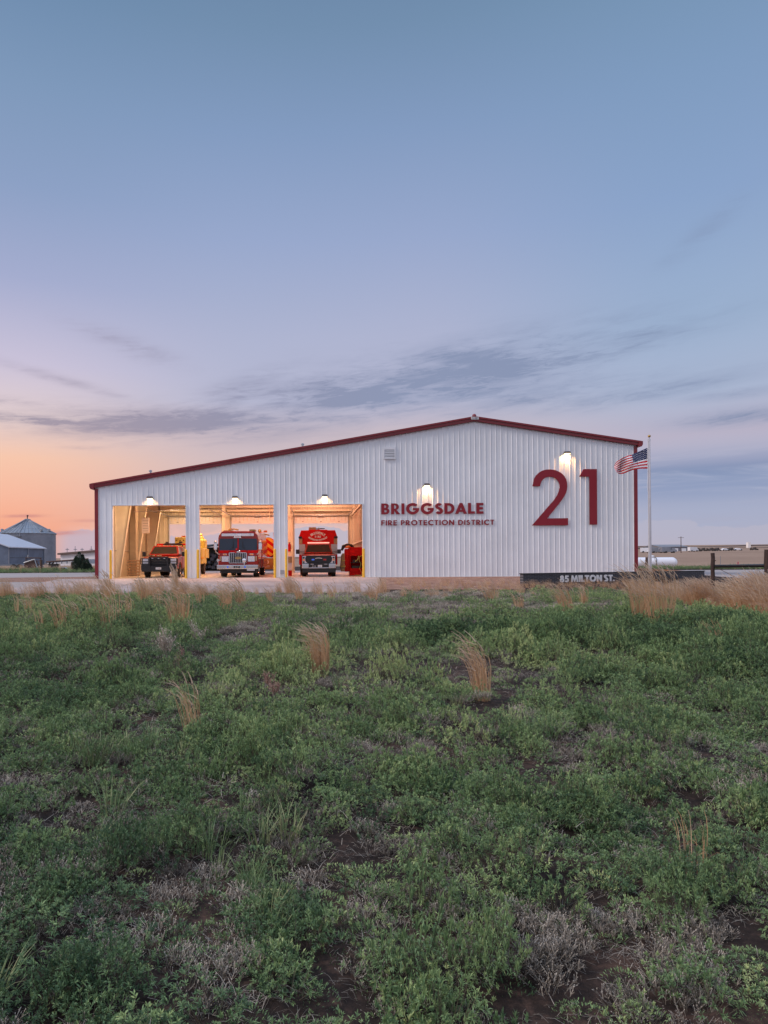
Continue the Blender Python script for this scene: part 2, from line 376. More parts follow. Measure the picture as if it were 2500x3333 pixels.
def wob(pts, amp=.35, step=1.0):
    out = []
    for (x0,y0),(x1,y1) in zip(pts, pts[1:]+pts[:1]):
        L = sqrt((x1-x0)**2+(y1-y0)**2); n = max(1, int(min(L/step, 60)))
        for i in range(n):
            t_ = i/n; out.append((x0+(x1-x0)*t_+random.uniform(-amp,amp)*.5, y0+(y1-y0)*t_+random.uniform(-amp,amp)*.5))
    return out
# the two roads meet behind the station: one pale gravel yard
strip_mesh('stubble_field', [(-290,96),(-290,590),(900,590),(900,63),(30,63),(10,96)], M['farfield'], .05)
sheet('distant_hills', np.linspace(-2900,2900,40), np.linspace(600,3100,30), M['farfield'], .06)
strip_mesh('road', [(-200,30.5),(-14.2,29.6),(-14.2,38),(-12.9,42),(-12.9,57.5),(19.5,56.5),(200,57.5),(200,30.8),(26,30.6),(22.6,38.5),(26.6,54.5),(19.5,55.8),(-12.6,55.8),(-12.6,62),(-60,62),(-200,64)], M['road'], .008)
strip_mesh('gravel_strip', wob([(-27,38.2),(-14.5,37.2),(-12.6,38.9),(-12.6,46),(-18,44.5),(-30,40)], .5), M['gravel'], .016)
strip_mesh('gravel_bed', [(3.3,31.2),(9.7,30.9),(10.2,33.4),(14,34.8),(21.3,37.6),(25.2,53),(18.95,53),(18.95,39.36),(3.9,39.36)], M['gravel'], .016)
apron = strip_mesh('apron', [(-14.4,30.2),(3.15,29.7),(3.85,39.36),(-14.4,39.36)], M['concrete'], .03)
# concrete joints
j = MB()
for xx in (-9.4,-4.6,.1): j.add([(xx-.012,29.9,zs(xx,29.9)+.034),(xx+.012,29.9,zs(xx,29.9)+.034),(xx+.012,38.8,.034),(xx-.012,38.8,.034)], [(0,1,2,3)])
for yy in (33.0,36.2): j.add([(-14.3,yy,zs(0,yy)+.034),(3.1,yy,zs(0,yy)+.034),(3.1,yy+.025,zs(0,yy+.025)+.034),(-14.3,yy+.025,zs(0,yy+.025)+.034)], [(0,1,2,3)])
struct(j.build('apron_joints', mat('joint_sealant', (.14,.12,.11), .9)))

# ------------------------------------------------------------------ letters
def arcp(cx, cy, rx, ry, a0, a1, n=16):
    return [(cx+rx*cos(R(a0+(a1-a0)*i/n)), cy+ry*sin(R(a0+(a1-a0)*i/n))) for i in range(n+1)]
def ribbon(pts, w):
    L, Rr = [], []
    for i, p in enumerate(pts):
        a = pts[max(i-1,0)]; b = pts[min(i+1,len(pts)-1)]
        if 0 < i < len(pts)-1:
            d1 = np.array(p)-np.array(a); d2 = np.array(b)-np.array(p); d1 = d1/np.linalg.norm(d1); d2 = d2/np.linalg.norm(d2)
            n1 = np.array([-d1[1], d1[0]]); n2 = np.array([-d2[1], d2[0]]); m_ = n1+n2; m_ = m_/np.linalg.norm(m_); k = 1/max(.35, m_.dot(n1))
            q = m_*k
        else:
            d1 = np.array(b)-np.array(a); d1 = d1/np.linalg.norm(d1); q = np.array([-d1[1], d1[0]])
        L.append((p[0]+q[0]*w/2, p[1]+q[1]*w/2)); Rr.append((p[0]-q[0]*w/2, p[1]-q[1]*w/2))
    return [L+Rr[::-1]]
def glyph(ch, t=.24):
    h = 1.0; i = t*.88
    if ch == 'I': return [[(0,0),(t,0),(t,1),(0,1)]], t
    if ch == 'L': return [[(0,0),(.56,0),(.56,i),(t,i),(t,1),(0,1)]], .56
    if ch == 'E': return [[(0,0),(.58,0),(.58,i),(t,i),(t,.5-i/2),(.54,.5-i/2),(.54,.5+i/2),(t,.5+i/2),(t,1-i),(.58,1-i),(.58,1),(0,1)]], .58
    if ch == 'F': return [[(0,0),(t,0),(t,.5-i/2-.02),(.52,.5-i/2-.02),(.52,.5+i/2-.02),(t,.5+i/2-.02),(t,1-i),(.56,1-i),(.56,1),(0,1)]], .56
    if ch == 'T': return [[(.33-t/2,0),(.33+t/2,0),(.33+t/2,1-i),(.66,1-i),(.66,1),(0,1),(0,1-i),(.33-t/2,1-i)]], .66
    if ch == 'N': return [[(0,0),(t,0),(t,.62),(.84-t,0),(.84,0),(.84,1),(.84-t,1),(.84-t,.40),(t,1),(0,1)]], .84
    if ch == 'M': return [[(0,0),(t*.95,0),(.27,.58),(.50,0),(.60,0),(.83,.58),(1.10-t*.95,0),(1.10,0),(.95,1),(.76,1),(.55,.42),(.34,1),(.15,1)]], 1.10
    if ch == 'A': return [[(-.08,0),(.18,0),(.25,.18),(.56,.18),(.63,0),(.89,0),(.52,1),(.29,1)],[(.32,.36),(.405,.64),(.49,.36)]], .85
    if ch == 'O': return [arcp(.52,.5,.52,.53,0,352,40), arcp(.52,.5,.52-t,.53-t,0,352,40)], 1.04
    if ch == 'D': return [[(0,0),(.34,0)]+arcp(.34,.5,.48,.5,-82,82,24)+[(.34,1),(0,1)], [(t,i),(.34,i)]+arcp(.34,.5,.48-t,.5-i,-80,80,20)+[(.34,1-i),(t,1-i)]], .82
    if ch == 'B':
        o = [(0,0),(.38,0)]+arcp(.38,.285,.29,.285,-82,62,14)+arcp(.36,.745,.25,.255,-40,82,12)+[(.36,1),(0,1)]
        a = [(t,i*.8),(.36,i*.8)]+arcp(.36,.285,.09,.285-i*.8,-75,75,8)+[(.36,.57-i*.8),(t,.57-i*.8)]
        b = [(t,.57),(.33,.57)]+arcp(.33,.70,.08,.13,-75,75,8)+[(.33,1-i*.8),(t,1-i*.8)]
        return [o, a, [(t,.565+.03),(.33,.565+.03)]+arcp(.33,.71,.07,.115,-75,75,8)+[(.33,.825),(t,.825)]], .67
    if ch == 'P': return [[(0,0),(t,0),(t,.36),(.34,.36)]+arcp(.34,.68,.28,.32,-82,82,16)+[(.34,1),(0,1)], [(t,.36+i*.85),(.33,.36+i*.85)]+arcp(.33,.68,.28-t*.95,.32-i*.85,-78,78,10)+[(.33,1-i*.85),(t,1-i*.85)]], .62
    if ch == 'R': return [[(0,0),(t,0),(t,.38),(.44,0),(.74,0),(.44,.40)]+arcp(.36,.69,.28,.31,-55,82,14)+[(.36,1),(0,1)], [(t,.50),(.33,.50)]+arcp(.33,.67,.09,.16,-78,78,10)+[(.33,.84),(t,.84)]], .72
    if ch == 'C': return [arcp(.54,.5,.54,.53,50,310,34)+arcp(.56,.5,.54-t,.53-t,-46,-314,30)], .86
    if ch == 'G': return [arcp(.54,.5,.54,.53,42,356,40)+[(1.07,.56),(.56,.56),(.56,.56-i*.9),(.78,.56-i*.9)]+arcp(.55,.5,.54-t,.53-t,-36,-314,30)], 1.07
    if ch == 'S':
        c = arcp(.30,.72,.19,.17,35,255,16)+arcp(.30,.285,.215,.185,80,-150,18)[1:]
        return ribbon(c, t*.95), .62
    if ch == '8': return [arcp(.33,.29,.33,.31,-228,48,28)+arcp(.33,.75,.27,.27,-36,216,26), arcp(.33,.29,.33-t*.85,.31-t*.8,0,345,20), arcp(.33,.755,.27-t*.8,.27-t*.8,0,345,18)], .66
    if ch == '5': return ribbon([(.58,1-t*.42),(.22,1-t*.42),(.14,.56)]+arcp(.27,.335,.24,.235,105,-140,20)[0:], t*.85), .6
    if ch == '.': return [arcp(.13,.11,.13,.13,0,345,16)], .26
    return [], .3
G2 = [(250,612),(265,540),(285,508),(310,482),(345,460),(385,449),(425,447),(465,453),(500,465),(535,485),(562,512),(580,545),(590,580),(592,612),(588,645),(578,680),(560,715),(535,752),(500,797),(450,857),(392,928),(597,928),(597,997),(243,997),(300,932),(400,817),(455,755),(490,705),(508,665),(515,630),(514,600),(506,572),(492,550),(472,534),(450,524),(425,520),(400,521),(375,529),(355,543),(340,562),(330,588),(325,612)]
G1 = [(710,521),(752,447),(883,447),(883,992),(808,992),(808,521)]
def outline_obj(name, polys, depth, m, parent=None, bevel=0):
    cu = bpy.data.curves.new('tmp', 'CURVE'); cu.dimensions = '2D'; cu.fill_mode = 'BOTH'; cu.extrude = depth/2
    for pl in polys:
        sp = cu.splines.new('POLY'); sp.points.add(len(pl)-1)
        for q, (x, y) in zip(sp.points, pl): q.co = (x, y, 0, 1)
        sp.use_cyclic_u = True
    return curve_to(name, cu, m, parent)
def curve_to(name, cu, m, parent):
    to = bpy.data.objects.new('tmp', cu); C.objects.link(to)
    dg = bpy.context.evaluated_depsgraph_get(); dg.update()
    me = bpy.data.meshes.new_from_object(to.evaluated_get(dg)); bpy.data.objects.remove(to); bpy.data.curves.remove(cu)
    me.name = name; n = len(me.vertices); co = np.empty(n*3); me.vertices.foreach_get('co', co); co = co.reshape(-1, 3)
    me.vertices.foreach_set('co', np.stack([co[:,0], -co[:,2], co[:,1]], -1).ravel()); me.materials.clear(); me.materials.append(m)
    me.update()
    o = bpy.data.objects.new(name, me); C.objects.link(o)
    if parent is not None: o.parent = parent
    return o
def small_text(name, txt, size, m, parent, loc, depth=.006, offset=.0, sx_=1.0, rz=0):
    cu = bpy.data.curves.new('tmp', 'FONT'); cu.body = txt; cu.size = size; cu.extrude = depth/2; cu.align_x = 'CENTER'; cu.align_y = 'CENTER'; cu.offset = offset; cu.resolution_u = 2
    o = curve_to(name, cu, m, parent); o.location = loc; o.scale = (sx_,1,1); o.rotation_euler = (0,0,rz); return o
def sign_line(txt, x0, x1, zb, cap, Y, depth, m, parent, t=.24, sp=.14, spw=.45, tilt=0.0, labels=True):
    ws = []; x = 0
    for ch in txt:
        if ch == ' ': x += spw; continue
        g, w = glyph(ch, t); ws.append((ch, g, x, w)); x += w+sp
    tot = x-sp; k = (x1-x0)/(tot*cap)
    for ch, g, gx, w in ws:
        pl = [[(px*cap*k, py*cap) for px, py in poly] for poly in g]
        o = outline_obj('letter', pl, depth, m, parent); X = x0+gx*cap*k
        o.location = (X-parent.location.x, Y-parent.location.y, zb-parent.location.z)
        if labels: o['label'] = 'letter '+ch
    return k

# ------------------------------------------------------------------ the station
XL, XR = P(312,1700,D)[0], P(2072,1700,D)[0]
XA = P(1543,1371,D)[0]; ZL, ZA, ZR = 5.29, 8.99, 7.55
DW = [(P(367.5,1760,D)[0], P(605,1760,D)[0]), (P(650,1760,D)[0], P(891,1760,D)[0]), (P(937,1760,D)[0], P(1180,1760,D)[0])]
DH = 4.24; YB = D*1.397
def ztop(x): return ZL+(ZA-ZL)*(x-XL)/(XA-XL) if x < XA else ZA+(ZR-ZA)*(x-XA)/(XR-XA)
st = thing('fire_station', 'long white ribbed metal fire station with burgundy trim and three open bays', 'fire station', ((XL+XR)/2, D, 0))
def P0(o):   # re-base: children are modelled in world coordinates
    for ch in st.children:
        pass
def stp(mb, name, m, **k):
    o = mb.build(name, m, **k); o.parent = st; o.location = (-st.location.x, -st.location.y, 0); return o
def siding(x0, x1, y, ztopf, holes, depth=.022, pitch=.3048, sgn=-1, minor=True, z0=0.0):
    xs_ = []
    k0 = int(math.floor(x0/pitch))-1; k1 = int(math.ceil(x1/pitch))+1
    for k in range(k0, k1+1):
        c = k*pitch
        xs_ += [(c-.040,0),(c-.016,1),(c+.016,1),(c+.040,0)]
        if minor:
            for q in (.105,.20): xs_ += [(c+q-.014,0),(c+q-.006,.12),(c+q+.006,.12),(c+q+.014,0)]
    xs_ = [p for p in xs_ if x0 < p[0] < x1]
    def off(x):
        for a, b in zip(xs_, xs_[1:]):
            if a[0] <= x <= b[0]: return a[1]+(b[1]-a[1])*(x-a[0])/max(1e-9, b[0]-a[0])
        return 0
    ext = [x0, x1, XA]+[h[0] for h in holes]+[h[1] for h in holes]
    xs_ = sorted(xs_+[(e, off(e)) for e in ext if x0 <= e <= x1])
    mb = MB()
    for (a, oa), (b, ob) in zip(xs_, xs_[1:]):
        if b-a < 1e-6: continue
        zb = z0
        for h in holes:
            if a >= h[0]-1e-6 and b <= h[1]+1e-6: zb = h[3]
        ya, yb_ = y+sgn*depth*oa, y+sgn*depth*ob
        mb.add([(a,ya,zb),(b,yb_,zb),(b,yb_,ztopf(b)),(a,ya,ztopf(a))], [(0,1,2,3)])
        for h in holes:
            if a >= h[0]-1e-6 and b <= h[1]+1e-6 and h[2] > z0: mb.add([(a,ya,z0),(b,yb_,z0),(b,yb_,h[2]),(a,ya,h[2])], [(0,1,2,3)])
    return mb
holes = [(a, b, 0, DH) for a, b in DW]
fw = siding(XL, XR, D, ztop, holes); stp(fw, 'front_wall', M['siding'])
# inner skin of the front wall
iw = MB(); edges = [XL+.1]+[v for h in holes for v in (h[0], h[1])]+[XR-.1]
for a, b in zip(edges[::2], edges[1::2]): iw.box((a, D+.06, 0), (b, D+.24, DH-.001))
iw.prism([(XL+.1,DH),(XR-.1,DH),(XR-.1,ztop(XR-.1)-.1),(XA,ZA-.1),(XL+.1,ztop(XL+.1)-.1)], 'y', D+.06, D+.24)
stp(iw, 'front_wall_liner', M['liner'])
# rear wall with three openings
rh = [(a, b, 0, 4.2) for a, b in DW]
rw = siding(XL, XR, YB, ztop, rh, depth=.03, sgn=-1, minor=False); stp(rw, 'rear_wall', M['liner'])
ro = MB(); re_ = [XL]+[v for h in rh for v in (h[0], h[1])]+[XR]
for a, b in zip(re_[::2], re_[1::2]): ro.box((a, YB+.02, 0), (b, YB+.2, 4.199))
ro.prism([(XL,4.2),(XR,4.2),(XR,ZR),(XA,ZA),(XL,ZL)], 'y', YB+.02, YB+.2); stp(ro, 'rear_wall_siding', M['siding'])
for xx, s, zt_ in ((XL, 1, ZL), (XR, -1, ZR)):
    w = MB(); w.box((xx, D+.05, 0), (xx+s*.04, YB-.02, zt_)); 
    for k in range(50):
        yy = D+.3+k*.3048
        if yy < YB-.1: w.box((xx-s*.03, yy-.02, 0), (xx, yy+.02, zt_))
    stp(w, 'side_wall', M['siding'])
    w = MB(); w.box((xx+s*.042, D+.25, 0), (xx+s*.15, YB-.03, zt_-.05)); stp(w, 'side_wall_liner', M['insul'])
# partition right of bay three
w = MB(); xp = DW[2][1]+.35; w.box((xp, D+.25, 0), (xp+.12, YB-.04, 7.6)); stp(w, 'partition_wall', M['liner'])
for k in range(0, 50, 1):
    pass
w = MB()
for k in range(48): w.box((xp-.02, D+.4+k*.3048, 0), (xp-.001, D+.43+k*.3048, 7.2))
for zz in (2.2, 4.6): w.box((xp-.1, D+.3, zz), (xp-.021, YB-.05, zz+.1))
stp(w, 'wall_girt', M['liner'])
# roof slab, with overhang, and rake trim
rf = MB(); OH = .22
top = [(XL-OH, ZL+.02-OH*.17), (XA, ZA+.02), (XR+OH, ZR+.02-OH*.155)]
rf.prism([(x, z) for x, z in top]+[(x, z+.16) for x, z in top[::-1]], 'y', D-.10, YB+.3)
stp(rf, 'roof', M['roof'])
def rake(pts, name):
    a, b = pts; t_ = MB()
    t_.prism([a, b, (b[0], b[1]+.17), (a[0], a[1]+.17)], 'y', D-.16, D-.102)
    t_.prism([(a[0],a[1]+.17), (b[0],b[1]+.17), (b[0],b[1]+.265), (a[0],a[1]+.265)], 'y', D-.215, D-.102)
    t_.prism([(a[0],a[1]-.012), (b[0],b[1]-.012), (b[0],b[1]-.002), (a[0],a[1]-.002)], 'y', D-.14, D-.03)
    stp(t_, 'rake_trim', M['trim'])
rake(((XL-.24, ZL-.05), (XA, ZA-.01)), 'l'); rake(((XA, ZA-.01), (XR+.26, ZR-.06)), 'r')
for xx, s, zt_ in ((XL, 1, ZL), (XR, -1, ZR)):
    g = MB(); g.prism([(xx-s*.24, zt_-.10), (xx-s*.05, zt_-.10), (xx-s*.05, zt_+.2), (xx-s*.3, zt_+.2), (xx-s*.3, zt_+.02)], 'y', D-.21, YB+.3); stp(g, 'gutter', M['trim'])
    c = MB(); c.box((xx-s*.05, D-.055, 0), (xx+s*.15, D-.04, zt_-.06)); c.box((xx-s*.055, D-.04, 0), (xx-s*.04, D+.14, zt_-.06)); stp(c, 'corner_trim', M['trim'])
rc = MB(); rc.lathe([(.01,-.02),(.12,-.02),(.12,.03),(.07,.09),(.01,.11)], (XA, D-.06, ZA+.30), n=16); stp(rc, 'ridge_cap', M['trim'], smooth=True)
pl = MB(); pl.box((XA-.21, D-.235, ZA+.06), (XA+.21, D-.217, ZA+.20)); pl_ = stp(pl, 'builder_plate', M['white'])
small_text('lettering', 'CHIEF', .13, M['navy'], pl_, (XA, D-.240, ZA+.13), sx_=1.0)
for px, py in ((490,1537),(985,1450)):
    x, _, z = P(px, py, D+1.5); zr = ztop(x)+.18; v = MB(); v.lathe([(.06,-.1),(.06,z-zr+.02),(.1,z-zr+.03),(.1,z-zr+.1),(.02,z-zr+.14)], (x, D+1.5, zr), n=12); stp(v, 'roof_vent_pipe', M['galv'])
# opening trims
for a, b in DW:
    t_ = MB(); t_.box((a-.05, D-.05, 0), (a-.002, D+.26, DH+.05)); t_.box((b+.002, D-.05, 0), (b+.05, D+.26, DH+.05)); t_.box((a, D-.05, DH+.002), (b, D+.26, DH+.05)); stp(t_, 'door_frame', M['whitemetal'])
# base trim and concrete footing
b_ = MB(); b_.box((DW[2][1]+.06, D-.045, .002), (XR-.16, D-.036, .03)); stp(b_, 'base_trim', M['whitemetal'])
b_ = MB(); b_.box((DW[2][1]+.3, D-.03, -.5), (XR, D+.2, -.001)); stp(b_, 'footing', mat('footing_concrete', (.42,.34,.30), .9, var=.1))
# floor
fl = MB(); fl.box((XL+.1, D-.034, -.2), (XR-.05, YB+.2, .034)); fo = stp(fl, 'floor_slab', M['floorc'])
fl = MB(); fl.box((XL-6, YB+.2, -.2), (XR+.5, YB+9, .03)); struct(fl.build('rear_apron', M['concrete']))
# portal frames: tapered columns and rafters, two interior rows
for yy in (D+3.4, D+7.4, D+11.6):
    f_ = MB()
    f_.prism([(XL+.16,.034),(XL+.42,.034),(XL+1.15,4.7),(XL+1.15,5.2),(XL+.16,5.2)], 'y', yy-.006, yy+.006)
    f_.hexa([(XL+.40,yy-.13,.034),(XL+.43,yy-.13,.034),(XL+.43,yy+.13,.034),(XL+.40,yy+.13,.034)], [(XL+1.14,yy-.13,4.7),(XL+1.17,yy-.13,4.7),(XL+1.17,yy+.13,4.7),(XL+1.14,yy+.13,4.7)])
    f_.box((XL+.16,yy-.13,.034),(XL+.19,yy+.13,5.2)); stp(f_, 'frame_column', M['steelcream'])
    f_ = MB(); f_.prism([(XL+1.0,4.75),(XA,7.9),(XR-.3,6.9),(XR-.3,7.3),(XA,8.7),(XL+1.0,5.3)], 'y', yy-.006, yy+.006)
    f_.prism([(XL+1.0,4.72),(XA,7.87),(XA,7.9),(XL+1.0,4.75)], 'y', yy-.13, yy+.13); stp(f_, 'frame_rafter', M['steelcream'])
    for i in (0, 1):
        xc = (DW[i][1]+DW[i+1][0])/2
        if yy > D+11: 
            f_ = MB(); f_.box((xc-.12,yy+2.2,.034),(xc+.12,yy+2.23,6)); f_.box((xc-.01,yy+2.23,.034),(xc+.01,yy+2.45,6)); f_.box((xc-.12,yy+2.45,.034),(xc+.12,yy+2.48,6)); stp(f_, 'frame_column', M['steelcream'])
# end wall column flanges + posts leaning in bay one (rolled tarps/boards along the wall)
for k, (x0_, yy) in enumerate(((.55, D+1.5), (.62, D+6.9))):
    f_ = MB(); f_.box((XL+.16, yy-.35, .034), (XL+x0_, yy+.35, 5.1)); stp(f_, 'wall_chase', M['insul'], bevel=.04)
# cross beams and door rails at the back
for a, b in DW:
    f_ = MB(); f_.box((a-.3, YB-.30, 4.95), (b+.3, YB-.10, 5.10)); stp(f_, 'header_beam', M['steelcream'])
    rd = MB(); rd.box((a+.02, YB-.02, 3.98), (b-.02, YB+.02, 4.55)); q = stp(rd, 'rear_door', M['whitemetal'])
    t_ = MB(); t_.tube([(a-.1,YB-.14,4.62),(b+.1,YB-.14,4.62)], .055, 10); t_.tube([((a+b)/2-.25,YB-.14,4.62),((a+b)/2+.25,YB-.14,4.62)], .1, 10); t_.build('spring_shaft', M['galv'], q)
    for xx in (a-.07, b+.02):
        t_ = MB(); t_.box((xx, YB-.09, .034), (xx+.05, YB-.04, 4.45)); t_.box((xx, YB-7.5, 4.62), (xx+.05, YB-.3, 4.68))
        t_.tube([(xx+.025,YB-.06,4.4),(xx+.025,YB-.12,4.55),(xx+.025,YB-.3,4.65)], .025, 6); t_.build('track', M['galv'], q)
    for k in range(3): t_ = MB(); t_.box((a+.6+k*1.45, YB-.045, 4.1), (a+.75+k*1.45, YB-.022, 4.16)); t_.build('hinge', M['galv'], q)
    # front door tracks, high in the opening
    for xx in (a-.07, b+.02): t_ = MB(); t_.box((xx, D+.27, .034), (xx+.05, D+.32, 4.5)); stp(t_, 'door_track', M['galv'])
    fd = MB()
    for k in range(4): fd.box((a+.03, D+.7+k*1.08, 5.58 if a < -9 else 6.1), (b-.03, D+1.74+k*1.08, 5.62 if a < -9 else 6.14))
    stp(fd, 'front_door', M['whitemetal'])
cb = MB(); cb.box((XL+.3, YB-.6, 5.26), (XR-1, YB-.5, 5.36)); cb.tube([(DW[1][0]+3.1, YB-.4, 4.3),(DW[1][0]+3.1, YB-.4, 6)], .03, 6); cb.tube([(DW[1][0]+3.5, YB-.4, 4.3),(DW[1][0]+3.5, YB-.4, 6)], .02, 6); stp(cb, 'cross_beam', M['steelcream'])
lp = MB(); lp.tube([(XL+1.0, D+4.5, 4.2),(DW[0][1], D+9, 4.7)], .02, 6); lp.tube([(XL+.2, D+3, 1.7),(XL+.2, YB-1, 1.75)], .025, 6); stp(lp, 'conduit', M['galv'])
# louvred vent
vx0, _, vz1 = P(1248,1456,D); vx1, _, vz0 = P(1287,1495,D)
lv = MB(); 
for q in (((vx0,D-.09,vz0),(vx0+.05,D-.03,vz1)), ((vx1-.05,D-.09,vz0),(vx1,D-.03,vz1)), ((vx0+.05,D-.09,vz0),(vx1-.05,D-.03,vz0+.05)), ((vx0+.05,D-.09,vz1-.15),(vx1-.05,D-.03,vz1))): lv.box(*q)
vo = stp(lv, 'louvre_vent', M['whitemetal'])
lv = MB(); lv.box((vx0+.05, D-.037, vz0+.05), (vx1-.05, D-.035, vz1-.15)); lv.build('vent_back', M['galvd'], vo)
lv = MB(); n_ = 5
for k in range(n_):
    z = vz0+.06+k*(vz1-vz0-.22)/n_; lv.hexa([(vx0+.05,D-.085,z),(vx1-.05,D-.085,z),(vx1-.05,D-.045,z+.05),(vx0+.05,D-.045,z+.05)], [(vx0+.05,D-.085,z+.02),(vx1-.05,D-.085,z+.02),(vx1-.05,D-.045,z+.07),(vx0+.05,D-.045,z+.07)])
lv.build('slat', M['whitemetal'], vo)
# tap box between bays two and three
x, _, z = P(919,1862,D); hb = MB(); hb.box((x-.12,D-.06,z-.11),(x+.12,D-.035,z+.11)); hbo = stp(hb, 'tap_box', M['galv'])
# wall lamps
for k, (px, py, pw) in enumerate([(489.5,1617,24),(766,1616,24),(1057,1611,24),(1388,1575,55),(1843,1471,62)]):
    x, _, z = P(px, py, D); z -= .04
    h = MB(); h.hexa([(x-.17,D-.30,z-.08),(x+.17,D-.30,z-.08),(x+.17,D-.036,z-.08),(x-.17,D-.036,z-.08)], [(x-.14,D-.24,z+.05),(x+.14,D-.24,z+.05),(x+.14,D-.036,z+.06),(x-.14,D-.036,z+.06)])
    ho = stp(h, 'wall_lamp', M['bronze'])
    l_ = MB(); l_.box((x-.14, D-.275, z-.10), (x+.14, D-.06, z-.082)); l_.build('lamp_lens', M['lamp_on'], ho)
    ld = bpy.data.lights.new('wall_lamp_light', 'AREA'); ld.shape = 'RECTANGLE'; ld.size = .20; ld.size_y = .02; ld.energy = pw*.8; ld.color = (1,.50,.19); ld.spread = R(150)
    lo = bpy.data.objects.new('wall_lamp_light', ld); C.objects.link(lo); lo.parent = ho; lo.location = (x, D-.068, z-.115)
# interior strip lamps
for bi, (a, b) in enumerate(DW):
    for k, yy in enumerate((D+1.7, D+7.2, D+12.6)):
        xc = (a+b)/2; l_ = MB(); l_.box((xc-.6, yy-.08, (5.48,5.95,6.7)[bi]), (xc+.6, yy+.08, (5.56,6.03,6.78)[bi])); o = stp(l_, 'ceiling_lamp', M['tube_on'])
        ld = bpy.data.lights.new('ceiling_lamp_light', 'AREA'); ld.shape = 'RECTANGLE'; ld.size = 1.8; ld.size_y = .5; ld.energy = (290, 300, 330)[bi]*(.75, .95, .9)[k]
        ld.color = ((1,.60,.32), (1,.43,.25), (1,.45,.27))[bi]
        lo = bpy.data.objects.new('ceiling_lamp_light', ld); C.objects.link(lo); lo.parent = o; lo.location = (xc, yy, (5.45,5.92,6.67)[bi])
# side lamp on the right wall
ho = MB(); ho.box((XR+.03, D+6, 3.9), (XR+.3, D+6.3, 4.02)); ho = stp(ho, 'wall_lamp', M['bronze'])
l_ = MB(); l_.box((XR+.06, D+6.03, 3.885), (XR+.28, D+6.27, 3.899)); l_.build('lamp_lens', M['lamp_on'], ho)
ld = bpy.data.lights.new('wall_lamp_light', 'AREA'); ld.size = .25; ld.energy = 190; ld.color = (1,.55,.25); lo = bpy.data.objects.new('wall_lamp_light', ld); C.objects.link(lo); lo.parent = ho; lo.location = (XR+.2, D+6.15, 3.86)

# ------------------------------------------------------------------ wall signs
def sign(px0, py0, px1, py1, txt, label, sp, spw, t=.24):
    x0, _, z0 = P(px0, py0, D); x1, _, z1 = P(px1, py1, D); zb = z0; 
    top_ = z1
    e = thing('wall_sign', label, 'sign', (x0, D, zb))
    sign_line(txt, x0, x1, zb, top_-zb, D-.050, .02, M['letter'], e, t, sp, spw)
    r = MB(); 
    for zz in (.07, top_-zb-.10): r.box((-.05, -.0385, zz), (x1-x0+.05, -.030, zz+.03))
    r.build('mounting_rail', M['siding'], e)
    return e
sign(1241,1674,1573,1637,'BRIGGSDALE','large burgundy raised letters reading BRIGGSDALE on the white wall', .13, .4, .25)
sign(1241,1710,1608,1691.5,'FIRE PROTECTION DISTRICT','row of small burgundy raised letters reading FIRE PROTECTION DISTRICT', .17, .48, .20)
nx0, _, nz0 = P(1730.5, 1710.5, D); k_ = .331/F*D
ns = thing('station_number', 'huge burgundy numeral 21 mounted high on the white wall', 'sign', (nx0, D, nz0))
for pts, lab in ((G2, 'digit 2'), (G1, 'digit 1')):
    o = outline_obj('digit', [[((x-243)*k_, (997-y)*k_) for x, y in pts]], .03, M['letter'], ns); o.location = (0, -.065, 0); o['label'] = lab
for x, z in ((.9,.3),(2.1,.3),(.6,2.4),(2.2,2.2),(3.9+.35,.5),(3.9+.35,2.8)):
    sb = MB(); sb.box((x*.75, -.045, z), (x*.75+.05, -.035, z+.05))
    sb.build('standoff', M['alu'], ns)

# ------------------------------------------------------------------ yellow bollards
pts = [(360.5,'yellow bollard at the far left jamb of the first bay'),(606,'yellow bollard on the right of the first bay beside the brush truck'),(644.6,'yellow bollard on the left of the middle bay'),
       (895,'yellow bollard on the right of the middle bay beside the fire engine'),(932,'yellow bollard on the left of the third bay'),(1184,'yellow bollard at the right jamb of the third bay by the red cabinet')]
for px, lab in pts:
    x, y, _ = P(px, 1880, 38.95); b = MB(); b.lathe([(.072,0),(.072,1.60),(.065,1.635),(.04,1.66),(.01,1.665)], n=16)
    o = b.build('bollard', M['yellow'], smooth=True, loc=(x, y, .02)); tag(o, lab, 'bollard', 'yellow bollards guarding the bay jambs')

